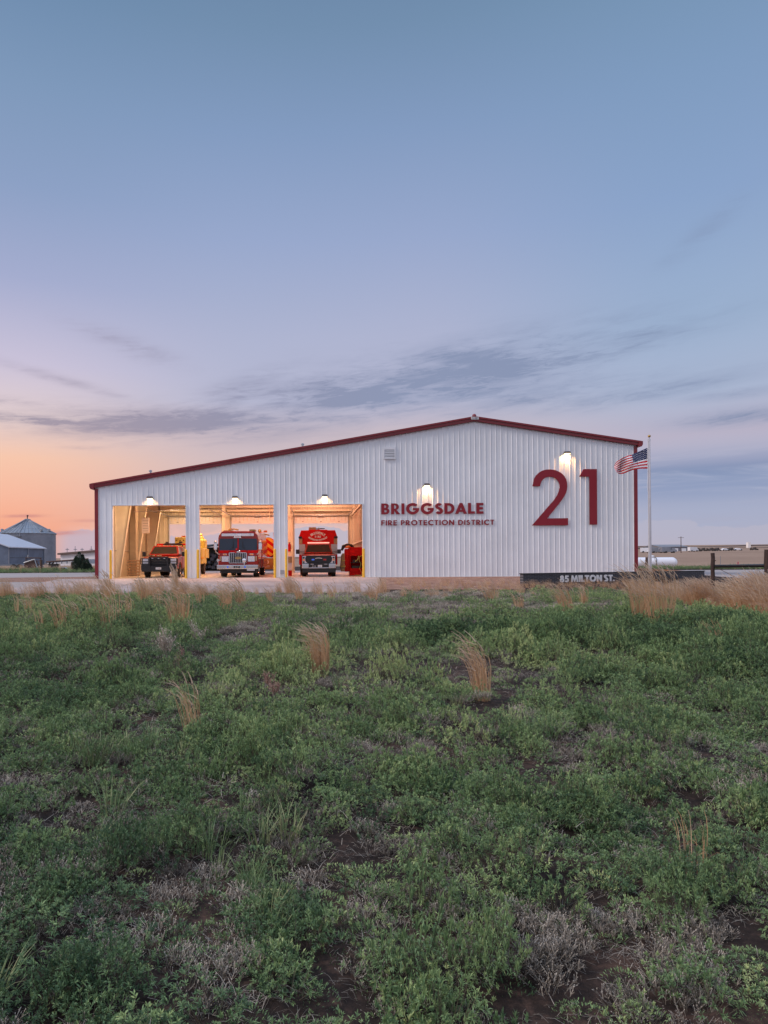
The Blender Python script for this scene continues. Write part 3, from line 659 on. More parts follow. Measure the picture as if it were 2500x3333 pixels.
# ------------------------------------------------------------------ brick sign wall and return wall
A = np.array([P(1703,1870,33.6)[0], 33.6]); B = np.array([P(2293,1860,37.7)[0], 37.7]); Cc = np.array([25.6, 53.4])
def brick_mat():
    m = bpy.data.materials.new('black_brick'); m.use_nodes = True; nt, b = setnode(m); b.inputs['Roughness'].default_value = .45
    tcn = nt.nodes.new('ShaderNodeTexCoord'); mp = nt.nodes.new('ShaderNodeSeparateXYZ'); cb_ = nt.nodes.new('ShaderNodeCombineXYZ'); nt.links.new(tcn.outputs['Object'], mp.inputs[0])
    nt.links.new(mp.outputs[0], cb_.inputs[0]); nt.links.new(mp.outputs[2], cb_.inputs[1])
    br = nt.nodes.new('ShaderNodeTexBrick'); br.inputs['Color1'].default_value = (.012,.014,.018,1); br.inputs['Color2'].default_value = (.025,.027,.032,1); br.inputs['Mortar'].default_value = (.16,.16,.18,1)
    br.inputs['Scale'].default_value = 1; br.inputs['Mortar Size'].default_value = .006; br.inputs['Brick Width'].default_value = .30; br.inputs['Row Height'].default_value = .068
    nt.links.new(cb_.outputs[0], br.inputs['Vector']); nt.links.new(br.outputs['Color'], b.inputs['Base Color'])
    bp = nt.nodes.new('ShaderNodeBump'); bp.inputs['Strength'].default_value = .6; bp.inputs['Distance'].default_value = -.008; nt.links.new(br.outputs['Fac'], bp.inputs['Height']); nt.links.new(bp.outputs[0], b.inputs['Normal'])
    return m
M['brick'] = brick_mat()
L1 = float(np.linalg.norm(B-A)); a1 = atan2(B[1]-A[1], B[0]-A[0])
w1 = thing('brick_wall', 'low black brick wall carrying the street address', 'wall', (A[0], A[1], -.32), a1)
q = MB(); q.box((0,0,-.3),(L1,.25,.60)); q.build('brickwork', M['brick'], w1)
q = MB(); q.box((-.03,-.03,.601),(L1+.03,.28,.64)); q.build('coping', mat('dark_coping', (.03,.032,.038), .5), w1, bevel=.006)
L2 = float(np.linalg.norm(Cc-B)); a2 = atan2(Cc[1]-B[1], Cc[0]-B[0])
w2 = thing('retaining_wall', 'low timber edged side wall glowing orange beside the station', 'wall', (B[0]+.1, B[1]+.3, -.32), a2)
q = MB()
for k in range(4): q.box((0,0,-.1+k*.17),(L2,.18,.06+k*.17))
q.build('timber_course', mat('tan_timber', (.34,.20,.11), .8, var=.2), w2)
ad = thing('address_sign', 'white letters 85 MILTON ST. on the low black brick wall', 'sign', (A[0], A[1], -.32), a1)
s0 = (1820-1703)/(2293-1703); s1 = (1998-1703)/(2293-1703)
# perspective along the slanted wall
def on_wall(px):
    u = (px-PX)/F; d = B-A; tt = (u*A[1]-A[0])/(d[0]-u*d[1]); return tt*L1
sx0, sx1 = on_wall(1820), on_wall(1998)
ws = []; x = 0; cap = .34
for ch in '85 MILTON ST.':
    if ch == ' ': x += .28; continue
    g, w = glyph(ch, .28); ws.append((ch, g, x, w)); x += w+.07
k = (sx1-sx0)/((x-.07)*cap)
for ch, g, gx, w in ws:
    o = outline_obj('letter', [[(px*cap*k, py*cap) for px, py in pl] for pl in g], .03, M['white'], ad); o.location = (sx0+gx*cap*k, -.045, .16); o['label'] = 'character '+ch

# ------------------------------------------------------------------ flagpole and flag
fx, fy, _ = P(2116,1855,36.6); zpt = P(2115,1430,36.6)[2]
fp = thing('flagpole', 'white tapered flagpole with a gold ball behind the brick wall', 'flagpole', (fx, fy, -.1))
q = MB(); q.tube([(0,0,0),(0,0,3),(0,0,zpt)], [.085,.075,.05], 16); q.build('pole', M['alu'], fp, smooth=True)
q = MB(); q.lathe([(.01,0),(.065,.0),(.065,.1),(.03,.14),(.012,.15),(.012,.2)], (0,0,zpt), n=14); q.build('truck_cap', M['alu'], fp, smooth=True)
q = MB(); q.lathe([(.075*sin(pi*i/10)+.001, -.075*cos(pi*i/10)) for i in range(11)], (0,0,zpt+.27), n=16); q.build('ball', M['copper'], fp, smooth=True)
q = MB(); q.tube([(-.09,-.02,zpt),(-.11,-.02,zpt-.4),(-.10,-.02,zpt-2.0),(-.13,-.02,zpt-2.4),(-.09,-.03,zpt-2.8),(-.085,-.03,1.3)], .010, 6); q.build('halyard', M['white'], fp)
q = MB(); q.box((-.11,-.03,1.2),(-.07,0,1.32)); q.build('cleat', M['alu'], fp)
# flag: outline from the photo at the pole's distance, with folds in depth
SC = 1/5.53/F*fy
def fpt(cx, cy): return ((cx-918)*SC, (425-cy)*SC)
top_c = [(885,425),(760,485),(640,535),(520,570),(420,615),(350,665),(322,715)]
bot_c = [(885,805),(760,805),(640,822),(560,850),(480,880),(400,888),(312,868)]
def along(c, t_):
    s_ = t_*(len(c)-1); i = min(int(s_), len(c)-2); f_ = s_-i; return (c[i][0]*(1-f_)+c[i+1][0]*f_, c[i][1]*(1-f_)+c[i+1][1]*f_)
NU, NV = 45, 39
def fsurf(u, v):
    a = along(top_c, u); b = along(bot_c, u); cx = a[0]*(1-v)+b[0]*v; cy = a[1]*(1-v)+b[1]*v
    x, z = fpt(cx, cy); bulge = .0
    y = .13*sin(u*7.5+v*2.6)*min(1, u*3)+.05*sin(u*15-v*4)*u + .10*u
    z += .02*sin(u*11+v*3)*u
    return (x, y, z)
fg = thing('flag', 'stars and stripes flag streaming left from the flagpole', 'flag', (fx, fy-.02, P(2110,1456.9,fy)[2]))
for nm, test, m in (('red_stripe', lambda i, j: not (j < 21 and i < 17) and (j//3) % 2 == 0, M['flagred']), ('white_stripe', lambda i, j: not (j < 21 and i < 17) and (j//3) % 2 == 1, M['flagwhite']), ('canton', lambda i, j: j < 21 and i < 17, M['navy'])):
    q = MB()
    for i in range(NU-1+1):
        for j_ in range(NV):
            if test(i, j_): q.add([fsurf(i/NU,j_/NV),fsurf((i+1)/NU,j_/NV),fsurf((i+1)/NU,(j_+1)/NV),fsurf(i/NU,(j_+1)/NV)], [(0,1,2,3)])
    o = q.build(nm, m, fg, smooth=False); sd = o.modifiers.new('cloth', 'SOLIDIFY'); sd.thickness = .004; sd.offset = 0
    bm = bmesh.new(); bm.from_mesh(o.data); bmesh.ops.remove_doubles(bm, verts=bm.verts, dist=.0005); bm.to_mesh(o.data); bm.free()
    for p in o.data.polygons: p.use_smooth = True
q = MB()
for rr_ in range(9):
    n_ = 6 if rr_ % 2 == 0 else 5
    for k in range(n_):
        u = (17/NU)*((k+.5)/6 if n_ == 6 else (k+1)/6); v = (21/NV)*(rr_+1)/10
        c = fsurf(u, v); e1 = np.array(fsurf(u+.01, v))-np.array(c); e2 = np.array(fsurf(u, v+.01))-np.array(c); e1 = e1/np.linalg.norm(e1); e2 = e2/np.linalg.norm(e2)
        q = MB(); vs = []
        for s_ in (-.006, .006):
            for t_ in range(10):
                r_ = .026 if t_ % 2 == 0 else .011; an = 2*pi*t_/10; p = np.array(c)+e1*r_*sin(an)-e2*r_*cos(an)+np.array([0,s_,0]); vs.append(tuple(p))
        q.add(vs, [tuple(range(10)), tuple(range(10,20))]); q.build('star', M['flagwhite'], fg)
# ------------------------------------------------------------------ vehicles (modelled facing -Y, standing on z = 0)
def wheel(parent, x, y, r, w, rimm=None, rim=True):
    t_ = MB(); s = w/2
    t_.lathe([(r*.58,-s*.8),(r*.62,-s),(r*.93,-s),(r,-s*.75),(r,s*.75),(r*.93,s),(r*.62,s),(r*.58,s*.8)], axis='x', n=28)
    for k in range(20):
        a = 2*pi*k/20; c_, s_ = cos(a), sin(a)
        t_.add([(u, c_*rr-s_*v, s_*rr+c_*v) for u in (-s*.8, s*.8) for rr in (r-.01, r+.012) for v in (-.022, .022)], [(0,1,3,2),(4,6,7,5),(0,4,5,1),(2,3,7,6),(1,5,7,3),(0,2,6,4)])
    o = t_.build('wheel', M['rubber'], parent, smooth=True, loc=(x, y, r))
    q = MB(); q.lathe([(.03,-s*.75),(r*.2,-s*.75),(r*.3,-s*.45),(r*.5,-s*.5),(r*.57,-s*.9),(r*.57,s*.9),(r*.5,s*.5),(r*.3,s*.45),(r*.2,s*.75),(.03,s*.75)], axis='x', n=20)
    q.build('rim', rimm or M['alu'], o, smooth=True)
    return o
def lerp3(a, b, t_): return tuple(a[i]*(1-t_)+b[i]*t_ for i in range(3))
def patch(mb, quad, u0, u1, v0, v1, off, thick=.012, u0t=None, u1t=None):
    bl, br, tr, tl = [np.array(p, float) for p in quad]; nrm = np.cross(br-bl, tl-bl); nrm = nrm/np.linalg.norm(nrm)
    def at(u, v): return (bl*(1-u)+br*u)*(1-v)+(tl*(1-u)+tr*u)*v
    c = [at(u0,v0), at(u1,v0), at(u1t if u1t is not None else u1,v1), at(u0t if u0t is not None else u0,v1)]
    mb.hexa([tuple(p+nrm*(off-thick)) for p in c], [tuple(p+nrm*off) for p in c])
def pickup(t, W_, hood, roofz, wsb, wst, hwb, hwt, ylen=3.9, y0=0.0, wr=.42, arch=.50, paint=None, zlow=.5):
    """body, cab, glass and wheels of a crew-cab pickup; returns nothing"""
    pn = paint or M['red']; hw = W_/2
    prof = [(y0+.02,.62),(y0+.0,hood-.12),(y0+.08,hood-.03),(y0+.30,hood+.02),(y0+1.35,hood+.11),(y0+ylen,hood+.11),(y0+ylen,zlow)]
    cy = y0+.92
    arc = [(cy+arch*cos(R(a)), wr+arch*sin(R(a))) for a in range(0, 181, 15)]
    prof += [(cy+arch, zlow)]+[p for p in arc if p[1] > zlow]+[(cy-arch, zlow)]
    q = MB(); q.prism(prof, 'x', -hw, hw); b = q.build('body', pn, t, bevel=.045)
    inner = MB(); inner.box((-hw+.25, y0+.15, zlow-.12), (hw-.25, y0+ylen-.1, hood-.3)); inner.build('chassis', M['black'], t)
    bb = [(-hwb, y0+1.12, wsb-.06), (hwb, y0+1.12, wsb-.06), (hwb, y0+ylen-.05, wsb-.06), (-hwb, y0+ylen-.05, wsb-.06)]
    tt = [(-hwt, y0+1.75, roofz), (hwt, y0+1.75, roofz), (hwt, y0+ylen-.2, roofz), (-hwt, y0+ylen-.2, roofz)]
    q = MB(); q.hexa(bb, tt); cbn = q.build('cab', pn, t, bevel=.05)
    fq = [bb[0], bb[1], tt[1], tt[0]]
    q = MB(); patch(q, fq, .05, .95, .14, .87, .008, u0t=.07, u1t=.93); q.build('windshield', M['glass'], t, bevel=.0)
    for s, qd in ((1, [bb[1], bb[2], tt[2], tt[1]]), (-1, [bb[3], bb[0], tt[0], tt[3]])):
        q = MB()
        if s > 0: patch(q, qd, .10, .47, .16, .86, .008, u0t=.06); patch(q, qd, .52, .90, .16, .86, .008)
        else: patch(q, qd, .53, .90, .16, .86, .008, u1t=.94); patch(q, qd, .10, .48, .16, .86, .008)
        q.build('side_window', M['glass'], t)
        q = MB(); q.box((s*(hw+.001), y0+1.45, zlow+.12), (s*(hw+.018), y0+2.45, hood+.06)); d_ = q.build('door', pn, t, bevel=.01)
        q = MB(); q.box((s*(hw+.019), y0+2.2, hood-.12), (s*(hw+.05), y0+2.38, hood-.08)); q.build('handle', M['black'], d_)
        q = MB(); q.box((s*(hw-.05), y0+1.4, zlow-.08), (s*(hw+.08), y0+ylen-.2, zlow-.04)); q.build('running_board', M['black'], t, bevel=.01)
    for s in (-1, 1):
        wheel(t, s*(hw-.135), cy, wr, .26)
    for s in (-1, 1): q = MB(); q.tube([(s*.12, y0+1.06, wsb+.02),(s*.55, y0+1.22, wsb+.10)], .012, 6); q.build('wiper', M['black'], t)
def mirrors(t, x0, x1, y, z0, z1, m, arm=.02):
    for s in (-1, 1):
        q = MB(); q.box((s*x0, y-.05, z0), (s*x1, y+.06, z1)); mo = q.build('mirror', m, t, bevel=.035)
        q = MB(); q.tube([(s*(x0+.03), y+.02, z0+.08),(s*(x0-.35), y+.18, z0+.04)], arm, 6); q.tube([(s*(x0+.03), y+.02, z0+.16),(s*(x0-.35), y+.18, z0+.12)], arm*.8, 6); q.build('mirror_arm', M['black'], mo)

# --- brush truck in the first bay
bx, by, _ = P(520,1882,40.6)
T = thing('brush_truck', 'orange red brush pickup with black grille guard in the first bay', 'fire truck', (bx, by, .034))
pickup(T, 2.12, 1.20, 1.94, 1.42, 1.85, .93, .75, ylen=3.9)
q = MB(); q.box((-.62,-.05,.80),(.62,.01,1.20)); 
for k in range(4): q.box((-.60,-.08,.84+k*.10),(.60,-.051,.87+k*.10))
g = q.build('grille', M['black'], T, bevel=.01)
q = MB(); q.box((-1.05,-.045,.70),(1.05,-.002,1.17)); q.build('grille_surround', M['black'], T)
q = MB(); q.lathe([(.01,-.10),(.10,-.10),(.11,-.085),(.10,-.075)], (0,0,1.06), 'y', n=20); q.build('badge', M['black'], g).scale = (1,1,1)
for s in (-1, 1):
    q = MB(); q.box((s*.66,-.055,.83),(s*1.0,.03,1.14)); h = q.build('headlight', M['lens'], T, bevel=.02)
    q = MB(); q.box((s*.68,-.075,.965),(s*.99,-.056,.985)); q.box((s*.70,-.075,.99),(s*.9,-.057,1.05)); q.build('reflector', M['chrome'], h)
q = MB(); q.prism([(-.98,.36),(.98,.36),(1.04,.50),(1.04,.76),(-1.04,.76),(-1.04,.50)], 'y', -.30, .05); q.build('bumper', M['blackm'], T, bevel=.03)
q = MB()
for s in (-1, 1):
    q.box((s*.50,-.34,.38),(s*.58,-.18,1.24)); q.tube([(s*.58,-.26,1.15),(s*1.06,-.22,1.15),(s*1.10,-.12,1.13),(s*1.10,-.12,.82),(s*1.06,-.22,.80),(s*.58,-.26,.80)], .022, 8)
    q.tube([(s*.58,-.26,.97),(s*1.08,-.2,.97)], .018, 8)
    q.tube([(s*.54,-.2,1.2),(s*.54,-.02,1.05)], .02, 6)
for z in (.84,.94,1.04): q.tube([(-.52,-.26,z),(.52,-.26,z)], .016, 8)
q.tube([(-.52,-.26,1.22),(.52,-.26,1.22)], .025, 8); q.box((-.50,-.31,.40),(.50,-.22,.46)); q.box((-.5,-.30,.70),(.5,-.24,.75))
gg = q.build('grille_guard', M['blackm'], T)
for x in (-.36,.0,.34): q = MB(); q.box((x-.05,-.285,1.14),(x+.05,-.265,1.17)); q.build('warning_light', M['lens'], gg)
q = MB(); q.box((-.16,-.322,.50),(.16,-.312,.62)); lp_ = q.build('license_plate', M['white'], T); small_text('lettering', '214-JR', .09, M['navy'], lp_, (0,-.326,.56))
mirrors(T, 1.10, 1.31, 1.15, 1.27, 1.56, M['black'])
for k in range(5): q = MB(); q.box((-.5+k*.25-.035, 1.78, 1.94),(-.5+k*.25+.035, 1.86, 1.975)); q.build('clearance_light', M['amber'], T)
q = MB(); q.prism([(-1.2,1.2),(-1.2,1.45),(-1.05,2.13),(1.05,2.13),(1.2,1.45),(1.2,1.2),(1.1,1.2),(1.1,1.45),(.97,2.02),(-.97,2.02),(-1.1,1.45),(-1.1,1.2)], 'y', 3.98, 4.06); rk = q.build('headache_rack', M['redd'], T)
q = MB(); q.box((-.62,3.86,2.04),(.62,3.98,2.10)); q.box((-.56,3.9,2.11),(.5,3.94,2.15)); q.box((.42,3.8,2.16),(.62,4.0,2.26)); q.box((-.45,3.8,2.16),(-.28,4.0,2.24)); q.build('roof_light_bar', M['black'], T)
q = MB(); q.box((-1.12,4.1,.55),(1.12,6.4,1.30)); bed = q.build('utility_bed', M['tanker'], T, bevel=.03)
q = MB(); q.box((-.85,4.3,1.31),(.85,5.9,1.75)); q.build('water_tank', M['redd'], T, bevel=.04)
q = MB(); q.box((1.121,3.2,.9),(1.135,6.2,1.0)); q.build('stripe', M['white'], bed)
for s in (-1, 1):
    wheel(T, s*.92, 5.1, .42, .24); wheel(T, s*.64, 5.1, .42, .24)

# --- big fire engine, middle bay
ex, ey, _ = P(776,1882,40.35)
T = thing('fire_engine', 'large red fire engine with chrome grille and split windshield in the middle bay', 'fire engine', (ex, ey, .034))
hw = 1.18
q = MB()
q.prism([(-hw,.55),(hw,.55),(hw,2.33),(hw-.04,2.5),(hw-.16,2.68),(hw-.3,2.74),(-hw+.3,2.74),(-hw+.16,2.68),(-hw+.04,2.5),(-hw,2.33)], 'y', .0, 2.6)
cab = q.build('cab', M['red'], T, bevel=.06)
q = MB(); q.box((-hw-.002,.15,.5),(hw+.002,.9,.62)); q.build('fender', M['black'], T)
q = MB(); q.box((-.03,-.03,1.56),(.03,-.001,2.30)); q.box((-.001,-.001,1.5),(.001,-.0005,1.51)); q.build('windshield_post', M['redd'], T, bevel=.01)
for s in (-1, 1):
    q = MB(); q.prism([(s*.035,1.60),(s*1.10,1.60),(s*1.12,1.68),(s*1.11,2.22),(s*1.06,2.29),(s*.035,2.29)], 'y', -.018, .004); q.build('windshield', M['glassb'], T)
    q = MB(); q.tube([(s*.28,-.05,2.15),(s*.28,-.05,1.70)], .012, 6); q.tube([(s*.28,-.05,1.85),(s*.56,-.04,1.50)], .012, 6); q.build('wiper', M['black'], T)
    q = MB(); q.box((s*(hw+.003),.35,1.65),(s*(hw+.015),1.1,2.25)); q.box((s*(hw+.003),1.4,1.65),(s*(hw+.015),2.3,2.25)); q.build('side_window', M['glassb'], T)
    q = MB(); q.box((s*.56,-.035,.93),(s*.98,-.001,1.25)); h = q.build('headlight', M['chrome'], T, bevel=.015)
    q = MB()
    for k in (0, 1):
        for j_ in (0, 1): q.box((s*(.60+k*.19),-.05,.955+j_*.15),(s*(.76+k*.19),-.036,1.075+j_*.15))
    q.build('lens', M['lens'], h)
    q = MB(); q.box((s*.68,-.03,1.31),(s*.90,-.001,1.41)); w_ = q.build('warning_light', M['chrome'], T, bevel=.01)
    q = MB(); q.box((s*.70,-.042,1.325),(s*.88,-.031,1.395)); q.build('lens', M['amber'], w_)
    q = MB(); q.box((s*1.02,-.03,.98),(s*1.10,-.001,1.25)); q.build('side_marker', M['tan'], T)
q = MB(); q.box((-hw+.02,-.012,1.44),(hw-.02,.0,1.60)); q.build('nose_panel', M['redd'], T)
q = MB(); q.box((-.53,-.03,.86),(.48,-.004,1.46)); g = q.build('grille', M['black'], T)
q = MB()
for k in range(10): x = -.50+k*.106; q.box((x,-.05,.88),(x+.022,-.031,1.44))
q.box((-.55,-.055,.84),(.50,-.031,.872)); q.box((-.55,-.055,1.445),(.50,-.031,1.475)); q.box((-.55,-.055,.84),(-.52,-.031,1.475)); q.box((.47,-.055,.84),(.50,-.031,1.475)); q.build('grille_bar', M['chrome'], g)
q = MB(); q.prism([(.20*cos(a*pi/12), 1.15+.075*sin(a*pi/12)) for a in range(24)], 'y', -.075, -.051); q.build('badge', M['copper'], g)
q = MB(); q.prism([(-hw-.04,.50),(hw+.02,.50),(hw+.04,.74),(-hw-.04,.74)], 'y', -.42, .0); bu = q.build('bumper', M['chrome'], T, bevel=.03)
q = MB()
for x in (-.58,.43): q.lathe([(.01,-.435),(.055,-.435),(.055,-.421)], (x,0,.62), 'y', n=14)
q.build('bumper_port', M['lensblue'], bu)
q = MB(); q.box((-.22,-.44,.56),(.14,-.421,.68)); bp_ = q.build('license_plate', M['black'], bu); small_text('lettering', '21-01', .1, M['white'], bp_, (-.04,-.445,.62))
q = MB(); q.lathe([(.01,-.57),(.06,-.56),(.12,-.55),(.13,-.52),(.11,-.44),(.05,-.42)], (.40,0,1.0), 'y', n=20); q.box((.37,-.5,.74),(.43,-.43,.9)); q.build('siren', M['chrome'], T, smooth=True)
q = MB(); q.lathe([(.01,-.50),(.08,-.5),(.09,-.46),(.05,-.42)], (-1.13,0,1.02), 'y', n=16); q.tube([(-1.13,-.44,.95),(-1.13,-.4,.74)], .015, 6); q.build('spotlight', M['alu'], T, smooth=True)
q = MB(); q.lathe([(.01,-.20),(.06,-.20),(.07,-.16),(.07,-.06)], (-.08,0,1.67), 'y', n=16); q.lathe([(.01,-.20),(.06,-.20),(.07,-.16),(.07,-.06)], (-.15,0,1.50), 'y', n=16); q.build('beacon', M['lensred'], T, smooth=True)
q = MB(); q.tube([(-.06,-.14,1.50),(.1,-.16,1.55),(.13,-.16,1.56)], [.05,.06,.07], 12); q.build('bell', M['chrome'], T, smooth=True)
q = MB(); q.box((-.96,-.16,2.43),(.94,.06,2.59)); lb = q.build('light_bar', M['chrome'], T, bevel=.02)
q = MB()
for x in (-.92,-.62,-.32,.18,.48,.74): q.box((x,-.175,2.455),(x+(.28 if x < .7 else .17),-.161,2.565))
q.build('lens', M['lens'], lb)
q = MB(); q.prism([(-.24,2.33),(.20,2.33),(.16,2.47),(-.20,2.47)], 'y', -.20, -.177); pq = q.build('roof_plaque', M['white'], T); small_text('lettering', '2121', .11, M['redd'], pq, (-.02,-.204,2.40), sx_=1.2)
q = MB(); q.box((.66,.1,2.75),(.98,1.2,2.84)); q.box((-.9,.3,2.75),(-.35,1.3,2.80)); q.tube([(-.6,.4,2.84),(-.35,.7,2.9),(-.05,.5,2.83)], .05, 6); q.build('roof_gear', M['copper'], T)
for s in (-1, 1):
    q = MB(); q.box((s*1.22,-.22,1.63),(s*1.42,-.08,2.02)); mo = q.build('mirror', M['chrome'], T, bevel=.04)
    q = MB(); q.lathe([(.02,0),(.085,0),(.085,.1),(.03,.14)], (s*1.32,-.15,2.03), n=12); q.tube([(s*1.33,-.15,1.63),(s*1.30,-.12,1.52),(s*1.12,.0,1.36)], .03, 8); q.build('mirror_arm', M['alu'], mo)
q = MB(); q.box((-hw-.02,2.7,.55),(hw+.02,8.1,2.35)); bo = q.build('equipment_body', M['red'], T, bevel=.03)
q = MB()
for s in (-1, 1):
    for k in range(3): q.box((s*(hw+.022),3.0+k*1.7,.75),(s*(hw+.035),4.3+k*1.7,2.2))
q.build('roller_shutter', M['red'], bo)
q = MB(); q.box((1.0,3.0,2.36),(1.14,7.5,2.75)); q.box((-.8,3.0,2.36),(.7,7.8,2.6)); q.build('hose_bed', M['alu'], T)
q = MB(); q.tube([(hw-.05,1.8,2.7),(hw+.1,1.8,2.74),(hw+.32,1.8,2.76)], .025, 6); q.box((hw+.22,1.7,2.72),(hw+.42,1.9,2.84)); q.build('scene_light', M['orange'], T)
for s in (-1, 1):
    wheel(T, s*.98, 1.15, .50, .32, M['chrome']); wheel(T, s*.98, 6.2, .50, .30, M['chrome']); wheel(T, s*.62, 6.2, .50, .28, M['chrome'])
q = MB(); q.box((-.6,.6,.35),(.6,7.8,.6)); q.box((-1.08,.02,.26),(1.08,.6,.52)); q.build('chassis', M['black'], T)
q = MB(); q.box((.55,-.38,.40),(1.0,-.34,.49)); q.build('step_plate', M['alu'], T)

# --- rescue truck with a red box body, third bay
rx, ry, _ = P(1037.7,1880,41.3)
T = thing('rescue_truck', 'red rescue truck with tall lettered box body in the third bay', 'fire truck', (rx, ry, .034))
pickup(T, 2.08, 1.30, 2.02, 1.47, 1.93, .90, .74, ylen=2.7, paint=M['red'])
q = MB(); q.prism([(-.74,1.27),(.74,1.27),(.80,1.15),(.70,.86),(.6,.82),(-.6,.82),(-.70,.86),(-.80,1.15)], 'y', -.06, .02); g = q.build('grille', M['black'], T, bevel=.01)
q = MB(); q.box((-1.03,-.045,.72),(1.03,-.002,1.28)); q.build('grille_surround', M['black'], T)
q = MB(); q.prism([(.22*cos(R(a)), 1.08+.06*sin(R(a))) for a in range(20,161,10)]+[(.22*cos(R(a)), 1.055+.05*sin(R(a))) for a in range(160,19,-10)], 'y', -.075, -.061); q.build('badge', M['white'], g)
q = MB(); q.box((-.42,-.08,.98),(-.26,-.061,1.07)); q.build('blue_light', M['lensblue'], g)
q = MB(); q.box((.28,-.08,.98),(.46,-.061,1.07)); q.build('red_light', M['lensred'], g)
for s in (-1, 1):
    q = MB(); q.prism([(s*.64,1.24),(s*.98,1.24),(s*.98,.82),(s*.68,.82),(s*.80,.92),(s*.82,1.15),(s*.64,1.18)], 'y', -.055, .03); h = q.build('headlight', M['lens'], T)
    q = MB(); q.lathe([(.01,-.068),(.06,-.068),(.065,-.056)], (s*.90,0,1.14), 'y', n=12); q.lathe([(.01,-.068),(.05,-.068),(.055,-.056)], (s*.90,0,.88), 'y', n=12); q.build('reflector', M['black'], h)
    q = MB(); q.box((s*.84,-.068,.96),(s*.96,-.056,1.06)); q.build('turn_signal', M['amber'], h)
q = MB(); q.box((-1.02,-.20,.50),(-.60,.05,.78)); q.box((.60,-.20,.50),(1.02,.05,.78)); q.box((-.6,-.20,.50),(.6,.05,.55)); bu = q.build('bumper', M['chrome'], T, bevel=.03)
q = MB(); q.box((-.59,-.17,.551),(.59,.0,.80)); bi_ = q.build('bumper_insert', M['black'], T)
small_text('lettering', '2112', .13, M['white'], bi_, (-.29,-.176,.62), sx_=.9)
q = MB()
for x in (-.5,.32): q.box((x,-.185,.735),(x+.2,-.171,.76))
q.build('marker_light', M['lens'], bi_)
q = MB(); q.box((-.05,-.19,.57),(.20,-.171,.70)); lp_ = q.build('license_plate', M['white'], T); small_text('lettering', 'COLO', .06, M['navy'], lp_, (.07,-.194,.63))
q = MB(); q.box((-1.0,-.16,.24),(1.0,.1,.499)); q.build('air_dam', M['black'], T, bevel=.03)
mirrors(T, 1.17, 1.40, 1.05, 1.38, 1.66, M['black'])
q = MB(); q.box((-.68,1.75,2.05),(.70,1.95,2.12)); q.build('light_bar', mat('lit_red_bar', (.8,.5,.45), .3, emit=(1,.45,.35), es=1.0), T, bevel=.02)
q = MB(); q.prism([(-1.24,.70),(1.24,.70),(1.24,2.50),(1.10,2.92),(.60,2.92),(.60,2.96),(-.60,2.96),(-.60,2.92),(-1.10,2.92),(-1.24,2.50)], 'y', 2.8, 6.6); bx_ = q.build('box_body', M['redd'], T, bevel=.02)
for s in (-1, 1):
    q = MB(); q.box((s*.84,2.76,1.35),(s*1.245,2.799,2.02)); q.build('stone_guard', M['tanker'], bx_)
    q = MB(); q.box((s*1.02,2.77,2.05),(s*1.245,2.799,2.38)); q.build('brown_panel', M['tan'], bx_)
    q = MB(); q.box((s*1.04,2.70,2.40),(s*1.26,2.80,2.52)); q.build('corner_light', M['black'], bx_)
    wheel(T, s*1.08, 5.2, .42, .24); wheel(T, s*.80, 5.2, .42, .24)
q = MB(); q.box((-.60,3.0,2.961),(-.12,3.5,3.13)); q.build('roof_box', M['tan'], T, bevel=.02)
q = MB(); q.tube([(-.1,3.2,3.02),(.12,3.2,3.04),(.45,3.2,3.05)], [.04,.04,.025], 8); q.box((.02,3.15,2.96),(.08,3.25,3.1)); q.build('deck_gun', M['black'], T)
# arched lettering on the box
def arc_text(txt, cx, cz, r, a0, a1, size, up):
    for i, ch in enumerate(txt):
        if ch == ' ': continue
        a = a0+(a1-a0)*i/(len(txt)-1); x = cx+r*sin(R(a)); z = cz+(r*cos(R(a)) if up else -r*cos(R(a)))
        o = small_text('letter', ch, size, M['white'], bx_, (x, 2.792, z), offset=.010, sx_=.9); o.rotation_euler = (0, R(a) if up else -R(a), 0)
arc_text('BRIGGSDALE', -.02, 2.02, .72, -35, 35, .21, True)
arc_text('FIRE', -.02, .40, 2.10, -4.1, 4.1, .17, True)
arc_text('PROTECTION DISTRICT', -.02, 3.33, 1.05, -33, 33, .13, False)
q = MB(); q.box((-.02,-.0,0),(0,0,0)) if False else None

# --- lime yellow truck behind the first pillar
yx, yy_, _ = P(617,1868,50.2)
T = thing('yellow_tender', 'old lime yellow fire truck numbered 14 at the back between first and middle bays', 'fire truck', (yx, yy_, .034))
q = MB(); q.box((-1.15,.0,.75),(.95,2.0,1.95)); q.box((-1.1,.1,1.95),(.2,1.9,2.75)); c_ = q.build('cab', M['yeltruck'], T, bevel=.06)
small_text('lettering', '14', .36, M['black'], c_, (-.62,.09,2.05))
q = MB()
for x in (-.95,-.7,-.45): q.lathe([(.01,.08),(.05,.08),(.05,.1)], (x,0,2.5), 'y', n=10)
q.build('marker_light', M['black'], T)
q = MB(); q.box((-.7,.6,2.751),(-.05,.75,2.86)); q.build('light_bar', M['orange'], T)
q = MB(); q.box((-.2,1.5,1.2),(1.0,2.9,1.9)); q.box((.35,1.6,1.9),(.9,2.6,2.5)); q.lathe([(.45,2.5),(.40,2.6),(.25,2.65),(.2,2.8),(.1,2.9),(.12,3.0),(.02,3.1)], (.5,2.3,0), n=12); q.build('pump_body', M['yeltruck'], T, bevel=.03)
q = MB(); q.box((.15,-.1,1.15),(1.0,.6,1.25)); q.box((.35,-.08,.85),(.75,.1,1.12)); q.build('tailboard', M['yellow'], T)
q = MB()
for k in range(5): q.tube([(.3+k*.09,-.12,.5),(.36+k*.09,-.15,.75),(.3+k*.09,-.12,.98)], .03, 6)
q.build('hose', M['tan'], T)
